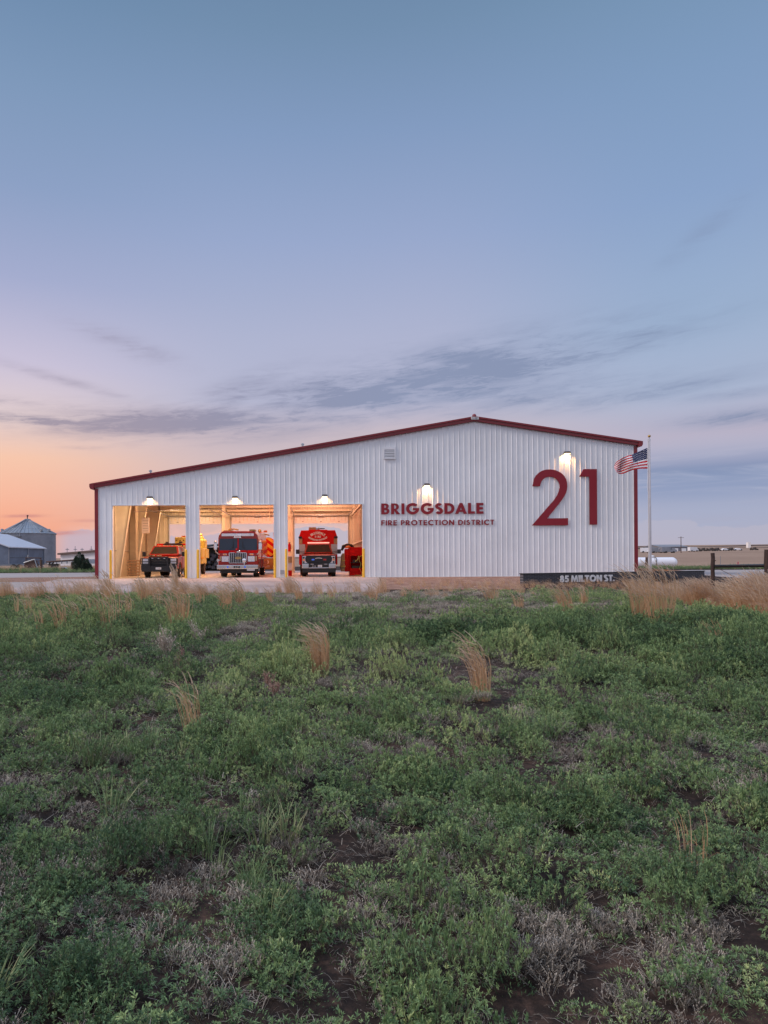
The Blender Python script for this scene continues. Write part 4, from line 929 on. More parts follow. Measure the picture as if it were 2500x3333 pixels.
for s in (-1, 1): wheel(T, s*.85, .9, .42, .26)

# --- tanker tail with chevrons, right of the engine
tx_, ty_, _ = P(874,1866,49.5)
T = thing('tanker_truck', 'tanker with red and yellow chevron oval tail parked right of the fire engine', 'fire truck', (tx_, ty_, .034))
def oval(r1, r2, cz, n=28): return [(r1*cos(2*pi*k/n), cz+r2*sin(2*pi*k/n)) for k in range(n)]
q = MB(); q.prism(oval(.52,.72,1.95), 'y', .0, 4.2); tk = q.build('tank', M['redd'], T, smooth=False)
q = MB()
for k in range(-3, 4):
    if k % 2: continue
    z0 = 1.95+k*.26; poly = []
    for s_, e_ in ((-.52, .30), (.52, -.30)):
        pass
    xs_l = np.linspace(-.52,.52,11); lo_, hi_ = [], []
    for x in xs_l:
        lim = .70*sqrt(max(0, 1-(x/.521)**2)); a = min(max(z0-x*.75, 1.95-lim), 1.95+lim); b = min(max(z0+.26-x*.75, 1.95-lim), 1.95+lim); lo_.append((x,a)); hi_.append((x,b))
    for i in range(10):
        if hi_[i][1]-lo_[i][1] > .01 or hi_[i+1][1]-lo_[i+1][1] > .01: q.add([(lo_[i][0],-.006,lo_[i][1]),(lo_[i+1][0],-.006,lo_[i+1][1]),(hi_[i+1][0],-.006,hi_[i+1][1]),(hi_[i][0],-.006,hi_[i][1])], [(0,1,2,3)])
q.build('chevron', mat('chevron_yellow', (.85,.45,.03), .35), tk)
q = MB(); q.tube([(.42,-.1,1.3),(.46,-.1,2.3),(.42,-.1,3.0)], .05, 8); q.tube([(.75,-.1,1.2),(.75,-.1,2.3)], .03, 8); q.tube([(.95,-.1,1.2),(.95,-.1,2.6)], .03, 8); q.box((.30,-.15,1.15),(1.05,-.05,1.22)); q.box((.30,-.15,1.7),(1.05,-.05,1.75)); q.build('ladder_rail', M['orange'], T)
q = MB(); q.box((-.45,-.2,.35),(.35,-.15,1.15)); mf = q.build('mud_flap', mat('ochre_board', (.40,.22,.06), .6), T)
small_text('lettering', 'D', .42, M['white'], mf, (-.1,-.205,.85), offset=.01); 
q = MB()
for z in (.50,.58): q.box((-.3,-.212,z),(.1,-.201,z+.04))
q.build('text_line', M['white'], mf)
q = MB(); q.box((-.6,.1,.6),(.9,5,1.1)); q.build('chassis', M['black'], T)
for s in (-1, 1): wheel(T, s*.7, .9, .45, .26); 
wheel(T, .7, 3.9, .45, .26)
q = MB(); q.tube([(-.6,-.1,2.75),(-.3,-.1,2.9),(.1,-.1,2.8)], .05, 6); q.lathe([(.05,3.0),(.12,3.05),(.12,3.2),(.05,3.25)], (-.62,0,0), n=10); q.build('fitting', M['copper'], T)

# --- red gear cabinet with coats, third bay right
cx_, cy_, _ = P(1160,1876,43.3)
T = thing('gear_cabinet', 'tall red equipment cabinet with yellow hose beside the rescue truck', 'cabinet', (cx_, cy_, .034))
q = MB(); q.box((-.42,0,0),(-.37,.75,1.80)); q.box((.37,0,0),(.42,.75,1.80)); q.box((-.42,0,1.75),(.42,.75,1.80)); q.box((-.37,.70,.05),(.37,.75,1.75)); q.box((-.37,.0,0),(.37,.7,.06)); q.box((-.37,.02,1.25),(.37,.06,1.75)); q.box((-.37,.02,.06),(.37,.06,.45)); q.build('carcass', M['redd'], T)
q = MB(); q.box((-.37,.05,.80),(.37,.70,.83)); q.box((-.25,.1,.46),(.3,.6,.62)); q.box((-.2,.1,.84),(.1,.5,1.0)); q.build('shelf', M['blackm'], T)
q = MB(); q.box((-.72,.2,.25),(-.421,.8,1.70)); q.build('side_locker', M['redd'], T, bevel=.04)
def hosepts(x, y, pts): return [(x+a, y, b) for a, b in pts]
o = thing('air_hose', 'coiled yellow air hose hanging down the front of the red cabinet', 'hose', (cx_+.28, cy_-.06, .034))
q = MB(); q.tube([(.1,0,1.28),(-.08,0,1.18),(-.1,0,.95),(.02,0,.75),(-.08,0,.45),(.04,0,.22),(.08,0,.05),(-.2,-.1,.02),(-.35,-.05,.02),(0,-.15,.02),(.15,-.1,.05),(.1,0,.2)], .018, 6); q.tube([(-.35,0,.9),(-.2,0,1.0),(-.12,0,1.25)], .025, 6); q.build('tube', M['yeltruck'], o)
o = thing('turnout_coat', 'tan and yellow turnout coat hanging on the left side of the red cabinet', 'coat', (cx_-.80, cy_+.35, .3))
q = MB(); q.lathe([(.16,0),(.2,.3),(.17,.7),(.14,1.0),(.08,1.15)], n=12); b_ = q.build('cloth', M['tan'], o, smooth=True)
for v in b_.data.vertices: v.co.x *= 1+.25*sin(v.co.z*9); v.co.y *= .7+.2*cos(v.co.z*7)
q = MB(); q.lathe([(.205,.28),(.205,.36)], n=12); q.lathe([(.18,.66),(.18,.72)], n=12); q.build('reflective_band', M['yeltruck'], o)
o = thing('rolled_tarp', 'dark canvas bundle and orange helmet resting on top of the red cabinet', 'bundle', (cx_-.55, cy_+.45, 1.74))
q = MB(); q.tube([(-.35,0,-.1),(-.25,.05,.14),(0,0,.22),(.28,0,.18),(.42,.02,.05)], [.07,.12,.13,.12,.07], 9); q.build('tarp', M['black'], o, smooth=True)
q = MB(); q.lathe([(.2,0),(.19,.06),(.14,.13),(.04,.17)], (.06,-.12,.03), n=14); q.build('helmet', M['orange'], o, smooth=True)
# --- extinguisher and boxes at the left edge of bay three
x_, y_, z_ = P(942,1780,42.2)
o = thing('fire_extinguisher', 'red fire extinguisher hanging on the pillar left of the rescue truck', 'extinguisher', (x_, y_, z_-.3))
q = MB(); q.lathe([(.01,0),(.09,.01),(.09,.42),(.05,.5),(.02,.52)], n=14); q.build('cylinder', M['redd'], o, smooth=True)
q = MB(); q.box((-.05,-.02,.52),(.06,.02,.58)); q.tube([(.03,0,.54),(.11,0,.4),(.1,0,.15)], .012, 6); q.build('valve', M['black'], o)
x_, y_, z_ = P(942,1865,43)
for k, (lab, m, dz) in enumerate((('red plastic bin on the floor left of the rescue truck', 'redd', 0), ('white supply box stacked on the red bin left of the rescue truck', 'white', .42), ('small striped parcel topmost on the boxes left of the rescue truck', 'tan', .84))):
    o = thing('supply_box', lab, 'box', (x_, y_, .034+dz), .1*k, 'boxes stacked by the third bay pillar')
    q = MB(); q.box((-.16,-.15,0),(.16,.15,.36)); q.build('tub', M[m], o, bevel=.015)
    q = MB(); q.box((-.18,-.17,.361),(.18,.17,.405)); q.build('lid', M['alu' if k else 'white'], o, bevel=.01)
x_, y_, _ = P(455,1868,48)
# pallets leaning at the left wall of bay one
for k, (px, Y) in enumerate(((418,47.5),(436,45.5))):
    x_, y_, _ = P(px,1868,Y)
    o = thing('wooden_pallet', ('wooden lattice pallet leaning on the wall of the first bay, nearer the frame', 'narrow wooden pallet leaning left of the brush truck')[k], 'pallet', (x_, y_, .034), 0.1, 'pallets leaning in the first bay')
    o.rotation_euler = (R(-10),0,.15)
    q = MB()
    for i in range(5): q.box((-.5+.2*i,0,0),(-.42+.2*i,.03,1.1-.1*k))
    for i in range(6): q.box((-.5,-.03,.05+i*.19),(.4,-.001,.13+i*.19))
    q.build('slat', mat('pallet_wood', (.4,.27,.17), .8, var=.2), o)
x_, y_, _ = P(486,1700,46)
o = thing('notice_board', 'small white panel box fixed high on the left wall column of the first bay', 'panel', (x_-.25, 46, 3.0))
q = MB(); q.box((-.25,-.08,-.1),(.25,.0,.95)); q.build('panel', M['white'], o, bevel=.01)
q = MB(); 
for i in range(5): q.box((-.18,-.09,.05+i*.17),(.18,-.081,.07+i*.17))
q.build('label_strip', M['galvd'], o)

# ------------------------------------------------------------------ behind the station: open shed with a heap
x_, y_, _ = P(682,1866,72)
T = thing('open_shed', 'low dark open fronted shed seen through the middle bay', 'shed', (x_, y_, zs(x_, y_)))
q = MB(); q.box((-1.2,0,0),(-.85,3,2.5)); q.box((-1.0,3,0),(3.2,3.2,2.5)); q.box((3.0,0,0),(3.2,3,2.5)); q.build('wall', mat('shed_block', (.20,.24,.22), .9, var=.2), T)
q = MB(); q.prism([(-1.6,2.45),(3.5,2.9),(3.5,3.0),(-1.6,2.58)], 'y', -.5, 3.5); q.build('roof', M['galvd'], T)
q = MB(); rng_ = random.Random(3)
for k in range(160):
    px, pz = rng_.uniform(-.8,2.9), rng_.random()**1.5*1.9; py = .4+rng_.random()*1.5; r_ = rng_.uniform(.08,.22); q.box((px-r_,py-r_,pz),(px+r_,py+r_,pz+r_*1.6))
q.build('stacked_scrap', mat('grey_scrap', (.10,.09,.10), .9, var=.5, vscale=4), T)

# ------------------------------------------------------------------ left background
def at_ground(px, Y, dz=0):
    x = (px-PX)/F*Y; return x, Y, zs(x, Y)+dz
x_, y_, z_ = at_ground(90, 158)
r_ = 6.15; zb = z_; ze = P(90,1738,158)[2]; zp = P(90,1690,158)[2]
T = thing('grain_bin', 'round corrugated steel grain bin with conical roof at far left', 'grain bin', (x_, y_, zb))
prof = []; n_ = 46
for k in range(n_+1):
    z = (ze-zb)*k/n_; prof.append((r_+(.05 if k % 2 else 0), z))
q = MB(); q.lathe(prof, n=64); q.build('wall', M['galvd'], T, smooth=True)
q = MB(); H = ze-zb; q.lathe([(r_+.25,H-.05),(r_+.25,H),(.7,zp-zb-.25),(.7,zp-zb),(.02,zp-zb+.15)], n=64); rf_ = q.build('roof', M['galv'], T)
q = MB()
for k in range(44):
    a = 2*pi*k/44; c_, s_ = cos(a), sin(a); q.tube([((r_+.27)*c_,(r_+.27)*s_,H+.02),(.7*c_,.7*s_,zp-zb-.2)], .05, 4)
for hh in (.33,.62):
    rr = (r_+.25)*(1-hh)+.7*hh; q.lathe([(rr+.02,H+(zp-zb-.25-H)*hh),(rr-.03,H+(zp-zb-.25-H)*hh+.07)], n=64)
q.build('roof_rib', M['galvd'], rf_)
q = MB()
for a in (-10, 190, 215, -35): q.lathe([(.3,0),(.3,.35),(.4,.4),(.02,.6)], ((r_-.7)*cos(R(a)),(r_-.7)*sin(R(a)),H+.55), n=10)
q.build('vent', M['galv'], rf_)
q = MB(); q.tube([(0,0,zp-zb+.1),(0,0,zp-zb+.65)], .12, 8); q.lathe([(.02,0),(.22,.1),(.22,.3),(.02,.4)], (0.05,0,zp-zb+.6), n=10); q.build('cap', M['rust'], T)
q = MB(); a = R(-84)
for s in (-.25,.25):
    q.tube([((r_+.3)*cos(a)+s,(r_+.3)*sin(a),0),((r_+.3)*cos(a)+s,(r_+.3)*sin(a),H+.3),(.5*cos(a)+s,.5*sin(a),zp-zb)], .04, 5)
for k in range(44):
    z = k*.3
    if z < H: q.tube([((r_+.3)*cos(a)-.25,(r_+.3)*sin(a),z),((r_+.3)*cos(a)+.25,(r_+.3)*sin(a),z)], .025, 4)
q.build('ladder', M['galv'], T)
q = MB(); q.box((-.1,-r_-1.2,H-.8),(1.4,-r_-.2,H-.7)); 
for xx in (-.1,.6,1.4): q.tube([(xx,-r_-1.2,H-.7),(xx,-r_-1.2,H+.1)], .03, 4)
q.tube([(-.1,-r_-1.2,H+.1),(1.4,-r_-1.2,H+.1)], .03, 4); q.build('platform', M['galvd'], T)
q = MB(); q.tube([(-.1,-.6,zp-zb),(-4.6,-8.5,H-1.5)], .13, 8); q.tube([(-2.6,-5.2,H+.4),(-2.6,-5.2,0)], .07, 6); q.tube([(-2.1,-5.9,H+.2),(-2.1,-5.9,0)], .07, 6); q.build('auger_tube', M['galv'], T)

# metal shed before it
Yn = 122.0; nx_, ny_, _ = P(28,1843,Yn); fxx, fyy, _ = P(143,1840,Yn*1.12)
zb = zs(nx_, ny_); n0 = np.array([nx_, ny_]); f0 = np.array([fxx, fyy]); dv = (f0-n0); Ls = float(np.linalg.norm(dv)); dv = dv/Ls; pv = np.array([-dv[1], dv[0]])
hs = P(28,1781,Yn)[2]-zb; rs = hs+2.7; Wd = 15.0
T = thing('metal_shed', 'blue grey metal shed with pale roof in front of the grain bin', 'shed', (nx_, ny_, zb))
def pt(a, b, z): p = dv*a+pv*b; return (p[0], p[1], z)
q = MB(); q.add([pt(0,0,0),pt(Ls,0,0),pt(Ls,0,hs),pt(0,0,hs),pt(0,Wd/2,rs),pt(0,Wd,hs),pt(0,Wd,0),pt(Ls,Wd/2,rs),pt(Ls,Wd,hs),pt(Ls,Wd,0)], [(0,1,2,3),(0,3,4,5,6),(1,9,8,7,2),(6,5,8,9)]); q.build('wall', mat('blue_grey_siding', (.13,.17,.24), .5, .3, var=.2, vscale=.6), T)
q = MB(); q.hexa([pt(-.4,-.4,hs-.1),pt(Ls+.4,-.4,hs-.1),pt(Ls+.4,Wd/2,rs+.02),pt(-.4,Wd/2,rs+.02)], [pt(-.4,-.4,hs+.08),pt(Ls+.4,-.4,hs+.08),pt(Ls+.4,Wd/2,rs+.2),pt(-.4,Wd/2,rs+.2)]); q.hexa([pt(-.4,Wd/2,rs+.02),pt(Ls+.4,Wd/2,rs+.02),pt(Ls+.4,Wd+.4,hs-.1),pt(-.4,Wd+.4,hs-.1)], [pt(-.4,Wd/2,rs+.2),pt(Ls+.4,Wd/2,rs+.2),pt(Ls+.4,Wd+.4,hs+.08),pt(-.4,Wd+.4,hs+.08)]); q.build('roof', mat('pale_roof', (.55,.6,.68), .35, .3), T)
q = MB()
for a in (0.0, Ls*.52, Ls): 
    q.tube([pt(a,-.06,0),pt(a,-.06,hs)], .09, 4)
q.tube([pt(0,-.05,hs*.48),pt(Ls,-.05,hs*.48)], .05, 4); q.tube([pt(0,-.05,hs*.1),pt(Ls,-.05,hs*.1)], .05, 4); q.build('door_track', M['galvd'], T)
q = MB(); c_ = pt(Ls*.5,-.1,hs*.52); q.box((c_[0]-.1,c_[1]-.05,c_[2]-.3),(c_[0]+.1,c_[1],c_[2]+.3)); q.build('yard_light', M['white'], T)
# long low pale building
x0_, y0_, z0_ = at_ground(197, 118); x1_ = P(330,1800,112)[0]
T = thing('long_workshop', 'long pale workshop with brown eave left of the station', 'building', (x0_, y0_, z0_))
hA = P(197,1806,118)[2]-z0_; hB = P(311,1795,112)[2]-z0_
q = MB(); w_ = x1_-x0_+12; q.hexa([(0,0,0),(w_,-8,0),(w_,6,0),(0,14,0)], [(0,0,hA),(w_,-8,hB+.9),(w_,6,hB+.9),(0,14,hA)]); q.build('wall', mat('pale_siding', (.66,.66,.70), .6, var=.05, vscale=.4), T)
q = MB(); q.hexa([(-.4,-.4,hA+.002),(w_,-8.4,hB+.902),(w_,6.4,hB+.902),(-.4,14.4,hA+.002)], [(-.4,-.4,hA+.3),(w_,-8.4,hB+1.2),(w_,6.4,hB+1.2),(-.4,14.4,hA+.3)]); q.build('eave', mat('brown_eave', (.12,.08,.07), .6), T)
for k, dx in enumerate((.8,2.2,3.4,5.0)):
    q = MB(); q.tube([(dx,1,hA+.3),(dx,1,hA+1.2+.3*(k % 2))], .05, 5); q.box((dx-.25,.9,hA+.9),(dx+.3,1.1,hA+1.0)); q.build('roof_vent', M['galvd'], T)
# hopper trailer
x0_, y0_, z0_ = at_ground(152, 92); x1_ = P(279,1850,86)[0]; Lt = x1_-x0_
T = thing('grain_trailer', 'white ribbed grain trailer with sloped top rail behind the juniper', 'trailer', (x0_, y0_, z0_))
h0 = P(152,1830,92)[2]-z0_; h1 = P(279,1820,86)[2]-z0_
q = MB(); q.hexa([(0,0,.7),(Lt,-5,.7),(Lt+.6,-2.8,.7),(.6,2.2,.7)], [(0,0,h0),(Lt,-5,h1),(Lt+.6,-2.8,h1),(.6,2.2,h0)]); q.build('hopper', mat('chalky_white', (.48,.49,.52), .6, var=.15), T)
q = MB(); 
for k in range(9): t_ = k/8; q.box((Lt*t_-.04,-5*t_-.09,.7),(Lt*t_+.04,-5*t_-.01,h0+(h1-h0)*t_))
q.build('rib', M['galvd'], T)
q = MB(); q.tube([(0,-.05,h0+.05),(Lt,-5.05,h1+.05)], .09, 6); q.build('top_rail', M['rust'], T)
for k in (0.12, .2, .86): 
    wh = wheel(T, Lt*k, -5*k+.2, .5, .3); wh.rotation_euler = (0,0,R(75))
# old pickup hulk, flat trailer, scrap hood, frame, posts
def junk_pickup(px, Y, lab, s=1.0):
    x_, y_, z_ = at_ground(px, Y); T = thing('truck_topper', lab, 'scrap', (x_, y_, z_-.15), R(8))
    q = MB(); q.prism([(-2.4,.45),(2.4,.45),(2.5,.9),(2.3,1.05),(1.0,1.15),(.45,1.62),(-.7,1.66),(-.95,1.15),(-2.45,1.1)], 'y', 0, 1.7); q.build('body', mat('faded_paint', (.40,.40,.44), .6, var=.3, vscale=2), T, bevel=.05)
    q = MB(); q.prism([(.90,1.16),(.42,1.55),(-.62,1.58),(-.85,1.18)], 'y', -.012, .0); q.build('side_window', M['glass'], T)
    return T
o = junk_pickup(206, 70, 'pale sheet metal truck topper lying in weeds before the grain trailer'); o.scale = (.3,.45,.36)
x_, y_, z_ = at_ground(62, 82); T = thing('flat_trailer', 'low flat utility trailer with one pale wheel at far left', 'trailer', (x_, y_, z_), R(5))
q = MB(); q.box((-2.2,0,.55),(1.4,1.8,.72)); q.tube([(1.4,.9,.6),(2.6,.9,.45)], .06, 6); q.build('deck', M['galvd'], T)
for xx in (-.6, .1): w_ = wheel(T, xx, -.12, .36, .2, M['white']); w_.rotation_euler = (0,0,R(90))
x_, y_, z_ = at_ground(101, 76); T = thing('scrap_hood', 'dark bent cab panel propped in weeds before the shed', 'scrap', (x_, y_, z_))
q = MB(); q.hexa([(-.9,0,0),(.7,0,0),(.8,.9,0),(-.8,.9,0)], [(-.85,.2,.85),(.35,.2,1.25),(.3,.8,1.25),(-.8,.8,.8)]); q.build('shell', M['rust'], T, bevel=.06)
q = MB(); q.tube([(-.85,.1,.9),(.35,.1,1.3),(.75,.05,.1)], .06, 6); q.build('edge_tube', M['galv'], T)
x_, y_, z_ = at_ground(109, 84); T = thing('hoist_frame', 'rusty portal frame standing in front of the metal shed', 'frame', (x_, y_, z_))
q = MB(); 
for xx in (-1.2, 1.2): q.tube([(xx*.8,0,0),(xx*.75,0,1.5)], .05, 6)
q.tube([(-1.0,0,1.5),(1.0,0,1.45)], .06, 6); q.tube([(-.9,0,1.1),(.9,0,1.1)], .04, 6); q.build('tube_frame', M['rust'], T)
def post(px, py_t, py_b, Y, w_, lab, m, name='fence_post'):
    x_, y_, zt_ = P(px, py_t, Y); zb = zs(x_, y_)-.15; rr_ = random.Random(int(px))
    q = MB(); n_ = 5; q.tube([(rr_.uniform(-.01,.01), rr_.uniform(-.01,.01), (zt_-zb)*k/n_) for k in range(n_+1)], [w_/2*rr_.uniform(.94,1.05) for k in range(n_+1)], 10)
    o = q.build(name, M[m], loc=(x_, y_, zb), smooth=True); tag(o, lab, 'post'); return o
post(134,1822,1855,72,.30,'thick dark wooden post standing before the metal shed','wood')
post(234,1830,1858,70,.22,'short dark wooden post left of the juniper','wood')
def juniper(px, Y, w_, h_, lab, seed):
    r2 = random.Random(seed); x_, y_, z_ = at_ground(px, Y); T = thing('juniper', lab, 'shrub', (x_, y_, z_)); 
    q = MB(); q.tube([(0,0,0),(0,0,h_*.6)], [.07,.03], 6)
    for k in range(8): a = r2.uniform(0,6.28); z = h_*r2.uniform(.1,.6); q.tube([(0,0,z),(w_*.4*cos(a),w_*.4*sin(a),z+.25)], [.03,.01], 5)
    q.build('trunk', M['wood'], T)
    q = MB()
    lobes = [(0,0,.95,.55)]+[(r2.uniform(-.3,.3)*w_, r2.uniform(-.2,.2)*w_, r2.uniform(.5,.85), .3) for _ in range(5)]
    for k in range(5200):
        lx, ly, lt, lw = r2.choice(lobes); t_ = r2.random()**.8; z = h_*lt*t_; rr = w_*lw*(1-t_)**.75*r2.random()**.4*1.05+.02
        a = r2.uniform(0,6.28); p = np.array([lx+rr*cos(a), ly+rr*sin(a), z+.05]); d = np.array([cos(a)*.5+r2.uniform(-.4,.4), sin(a)*.5+r2.uniform(-.4,.4), .9]); d = d/np.linalg.norm(d)*r2.uniform(.08,.18); s_ = np.cross(d, [r2.random(),r2.random(),r2.random()]); s_ = s_/np.linalg.norm(s_)*.028
        q.add([tuple(p-s_), tuple(p+s_), tuple(p+d)], [(0,1,2)])
    q.build('foliage', M['juniper'], T)
juniper(258, 66, 1.5, 1.95, 'dark green juniper bush, the taller one beside the station', 4)
juniper(283, 64, 1.0, 1.15, 'small dark juniper bush tight against the station corner', 5)

# ------------------------------------------------------------------ right background
x_, y_, z_ = P(2203,1850,68); r_ = .52
T = thing('propane_tank', 'long white propane tank lying beyond the station', 'gas tank', (x_-2.8, 68, zs(x_-2.8, 68)))
q = MB(); Lh = 2.3; q.lathe([(.02,-Lh-.5)]+[(r_*sin(R(a)), -Lh-.5*cos(R(a))) for a in range(15,91,15)]+[(r_*sin(R(a)), Lh-.5*cos(R(a))) for a in range(90,180,15)]+[(.02,Lh+.5)], (0,0,r_+.05), 'x', n=32); q.build('vessel', mat('tank_white', (.78,.80,.86), .3, var=.04, vscale=1), T, smooth=True)
q = MB(); q.lathe([(.26,0),(.26,.13),(.2,.2),(.02,.23)], (.3,0,2*r_+.03), n=18); q.build('dome', M['whitemetal'], T, smooth=True)
q = MB(); q.tube([(.5,-.1,2*r_+.1),(.55,-.45,1.0),(.5,-.56,.6),(.55,-.5,.1)], .03, 6); q.build('hose', M['black'], T)
for xx in (-1.7, 1.7): q = MB(); q.box((xx-.15,-.4,-.15),(xx+.15,.4,.12)); q.build('leg', M['concrete'], T)
post(2105,1814,1849,64,.24,'rusty brown post standing before the white propane tank','rust')
# fence
T = thing('rail_fence', 'wooden post and pipe rail fence with brace wire at right edge', 'fence', (P(2320,1925,30.2)[0], 30.2, zs(P(2320,1925,30.2)[0], 30.2)))
ox, oy, oz = T.location; rr_ = random.Random(8)
def fpost(px, pt_, Y, w_, m):
    x_, y_, zt_ = P(px, pt_, Y); zb = zs(x_, y_)-.2; q = MB(); q.tube([(x_-ox+rr_.uniform(-.012,.012), y_-oy, zb-oz+(zt_-zb)*k/7) for k in range(8)], [w_/2*rr_.uniform(.93,1.06) for k in range(8)], 12); q.build('post', M[m], T, smooth=True)
    return x_-ox, y_-oy
f1 = fpost(2320,1800,30.2,.165,'woodred'); f2 = fpost(2499,1789,27.6,.25,'woodred'); f3 = fpost(2790,1780,24.2,.22,'woodred')
za = P(2330,1843,30.2)[2]-oz; zb_ = P(2499,1841,27.6)[2]-oz
q = MB(); q.tube([(f1[0]+.05,f1[1]-.02,za),(f2[0],f2[1]+.02,zb_)], .068, 12); q.tube([(f2[0],f2[1],zb_),(f3[0],f3[1],zb_+.02)], .066, 12); q.build('rail', M['blackm'], T, smooth=True)
q = MB(); wz = P(2460,1918,28)[2]-oz; q.tube([(f1[0]+.08,f1[1],za-.02),(f2[0]-.05,f2[1],-.55+.45+.1)], .011, 5); q.tube([(f1[0],f1[1],za+.25),(f1[0]+.08,f1[1]-.1,za+.25)], .02, 5); q.build('wire', M['rust'], T)
def stake(px, pyt, Y, lab, flag=False):
    x_, y_, z_ = at_ground(px, Y); zt_ = P(px, pyt, Y)[2]-z_; T = thing('marker_stake', lab, 'stake', (x_, y_, z_)); q = MB(); q.tube([(0,0,-.1),(0,0,max(.4,zt_))], .02, 5); q.build('rod', M['galvd'], T)
    if flag: q = MB(); q.hexa([(-.14,0,.1),(.12,0,.1),(.12,.02,.1),(-.14,.02,.1)], [(-.02,0,zt_),(.12,0,zt_),(.12,.02,zt_),(-.02,.02,zt_)]); q.build('pennant', mat('pink_flag', (.75,.22,.2), .8), T)
stake(2345,1810,62,'thin grey stake standing in the stubble right of the fence post'); stake(2401,1828,62,'short stake with a pink pennant behind the fence rail', True)
# far barn
def barn(pxl, pxr, pyt, pye, Y, lab):
    x0, _, _ = at_ground(pxl, Y); x1, _, _ = at_ground(pxr, Y); z0 = zs((x0+x1)/2, Y)-.3; ze = P((pxl+pxr)/2, pye, Y)[2]-z0; zp = P((pxl+pxr)/2, pyt, Y)[2]-z0; L = x1-x0; dp = 12
    T = thing('metal_barn', lab, 'barn', (x0, Y, z0)); gx = -4.0
    q = MB(); q.add([(0,0,0),(L,0,0),(L,0,ze),(0,0,ze),(gx,dp,0),(gx,dp,ze),(gx/2,dp/2,zp),(L+gx,dp,0),(L+gx,dp,ze),(L+gx/2,dp/2,zp)], [(0,1,2,3),(0,3,6,5,4),(1,7,8,9,2),(4,5,8,7)]); q.build('wall', M['cab_grey'], T)
    q = MB(); q.hexa([(-.3,-.4,ze-.05),(L+.3,-.4,ze-.05),(L+.3+gx/2,dp/2,zp),(-.3+gx/2,dp/2,zp)], [(-.3,-.4,ze+.15),(L+.3,-.4,ze+.15),(L+.3+gx/2,dp/2,zp+.2),(-.3+gx/2,dp/2,zp+.2)])
    q.hexa([(-.3+gx/2,dp/2,zp),(L+.3+gx/2,dp/2,zp),(L+.3+gx,dp+.4,ze-.05),(-.3+gx,dp+.4,ze-.05)], [(-.3+gx/2,dp/2,zp+.2),(L+.3+gx/2,dp/2,zp+.2),(L+.3+gx,dp+.4,ze+.15),(-.3+gx,dp+.4,ze+.15)]); q.build('roof', mat('barn_roof', (.22,.23,.26), .5), T)
    for a, b in ((.46,.66),(.76,.95)):
        q = MB(); q.box((L*a,-.12,.3),(L*b,-.02,ze*.72)); q.build('door', M['whitemetal'], T)
    return T
T = barn(2148, 2238, 1773, 1780, 400, 'grey metal barn with two white doors on the far hillside')
q = MB(); q.box((-3.0,-.5,0),(-1.2,.2,3.0)); q.build('lit_gable', mat('amber_lit_wall', (.6,.42,.22), .6), T)  # warm light on the grey barn's gable, put into the amber colour
x_, y_, z_ = at_ground(2217, 300); zt_ = P(2217,1746,300)[2]-z_
T = thing('utility_pole', 'thin dark utility pole standing before the far grey barn', 'utility pole', (x_, y_, z_))
q = MB(); q.tube([(0,0,0),(0,0,zt_)], [.2,.14], 8); q.build('pole', M['wood'], T)
q = MB(); q.box((-1.3,-.06,zt_-.6),(1.3,.06,zt_-.45)); q.build('crossarm', M['wood'], T)
x_, y_, z_ = at_ground(2440, 620); zz = P(2440,1780,620)[2]
T = thing('white_outbuilding', 'tiny pale block building alone on the far right ridge', 'building', (x_, y_, z_-.5))
q = MB(); q.box((-1.2,0,0),(1.2,3,5.5)); q.box((-1.0,0,5.5),(-.2,.5,6.2)); q.build('wall', M['white'], T)
def far_car(px, Y, kind, lab):
    x_, y_, z_ = at_ground(px, Y); T = thing(kind, lab, {'white_van':'van','parked_truck':'truck','parked_car':'car','scrap_machine':'machine','storage_tank':'tank'}[kind], (x_, y_, z_), R(random.uniform(-20,20)))
    if kind == 'white_van': prof = [(-2.7,.4),(2.7,.4),(2.7,1.3),(2.2,1.5),(1.7,2.3),(-2.7,2.35)]; m = 'whitemetal'
    elif kind == 'parked_truck': prof = [(-3.5,.5),(3,.5),(3,1.5),(2.3,1.6),(2.0,2.3),(.9,2.3),(.8,1.4),(.4,1.4),(.4,2.7),(-3.5,2.7)]; m = 'galvd'
    elif kind == 'parked_car': prof = [(-2.2,.4),(2.2,.4),(2.2,.9),(1.2,1.0),(.6,1.45),(-1.0,1.45),(-1.7,1.0),(-2.2,.95)]; m = 'whitemetal'
    elif kind == 'storage_tank': prof = [(2.2*cos(a*pi/8), 1.5+1.0*sin(a*pi/8)) for a in range(16)]; m = 'whitemetal'
    else: prof = [(-1.8,.3),(2.0,.3),(2.0,.8),(1.0,1.0),(.8,1.9),(-.1,1.9),(-.3,1.2),(-1.4,1.0),(-2.2,1.6)]; m = 'machine'
    q = MB(); q.prism(prof, 'y', -.9, .9); q.build('body', M[m], T, bevel=.08)
    for s in (-.95,.95):
        for xx in (-1.6, 1.6): w_ = wheel(T, xx, s, .42, .25); w_.rotation_euler = (0,0,R(90))
    return T
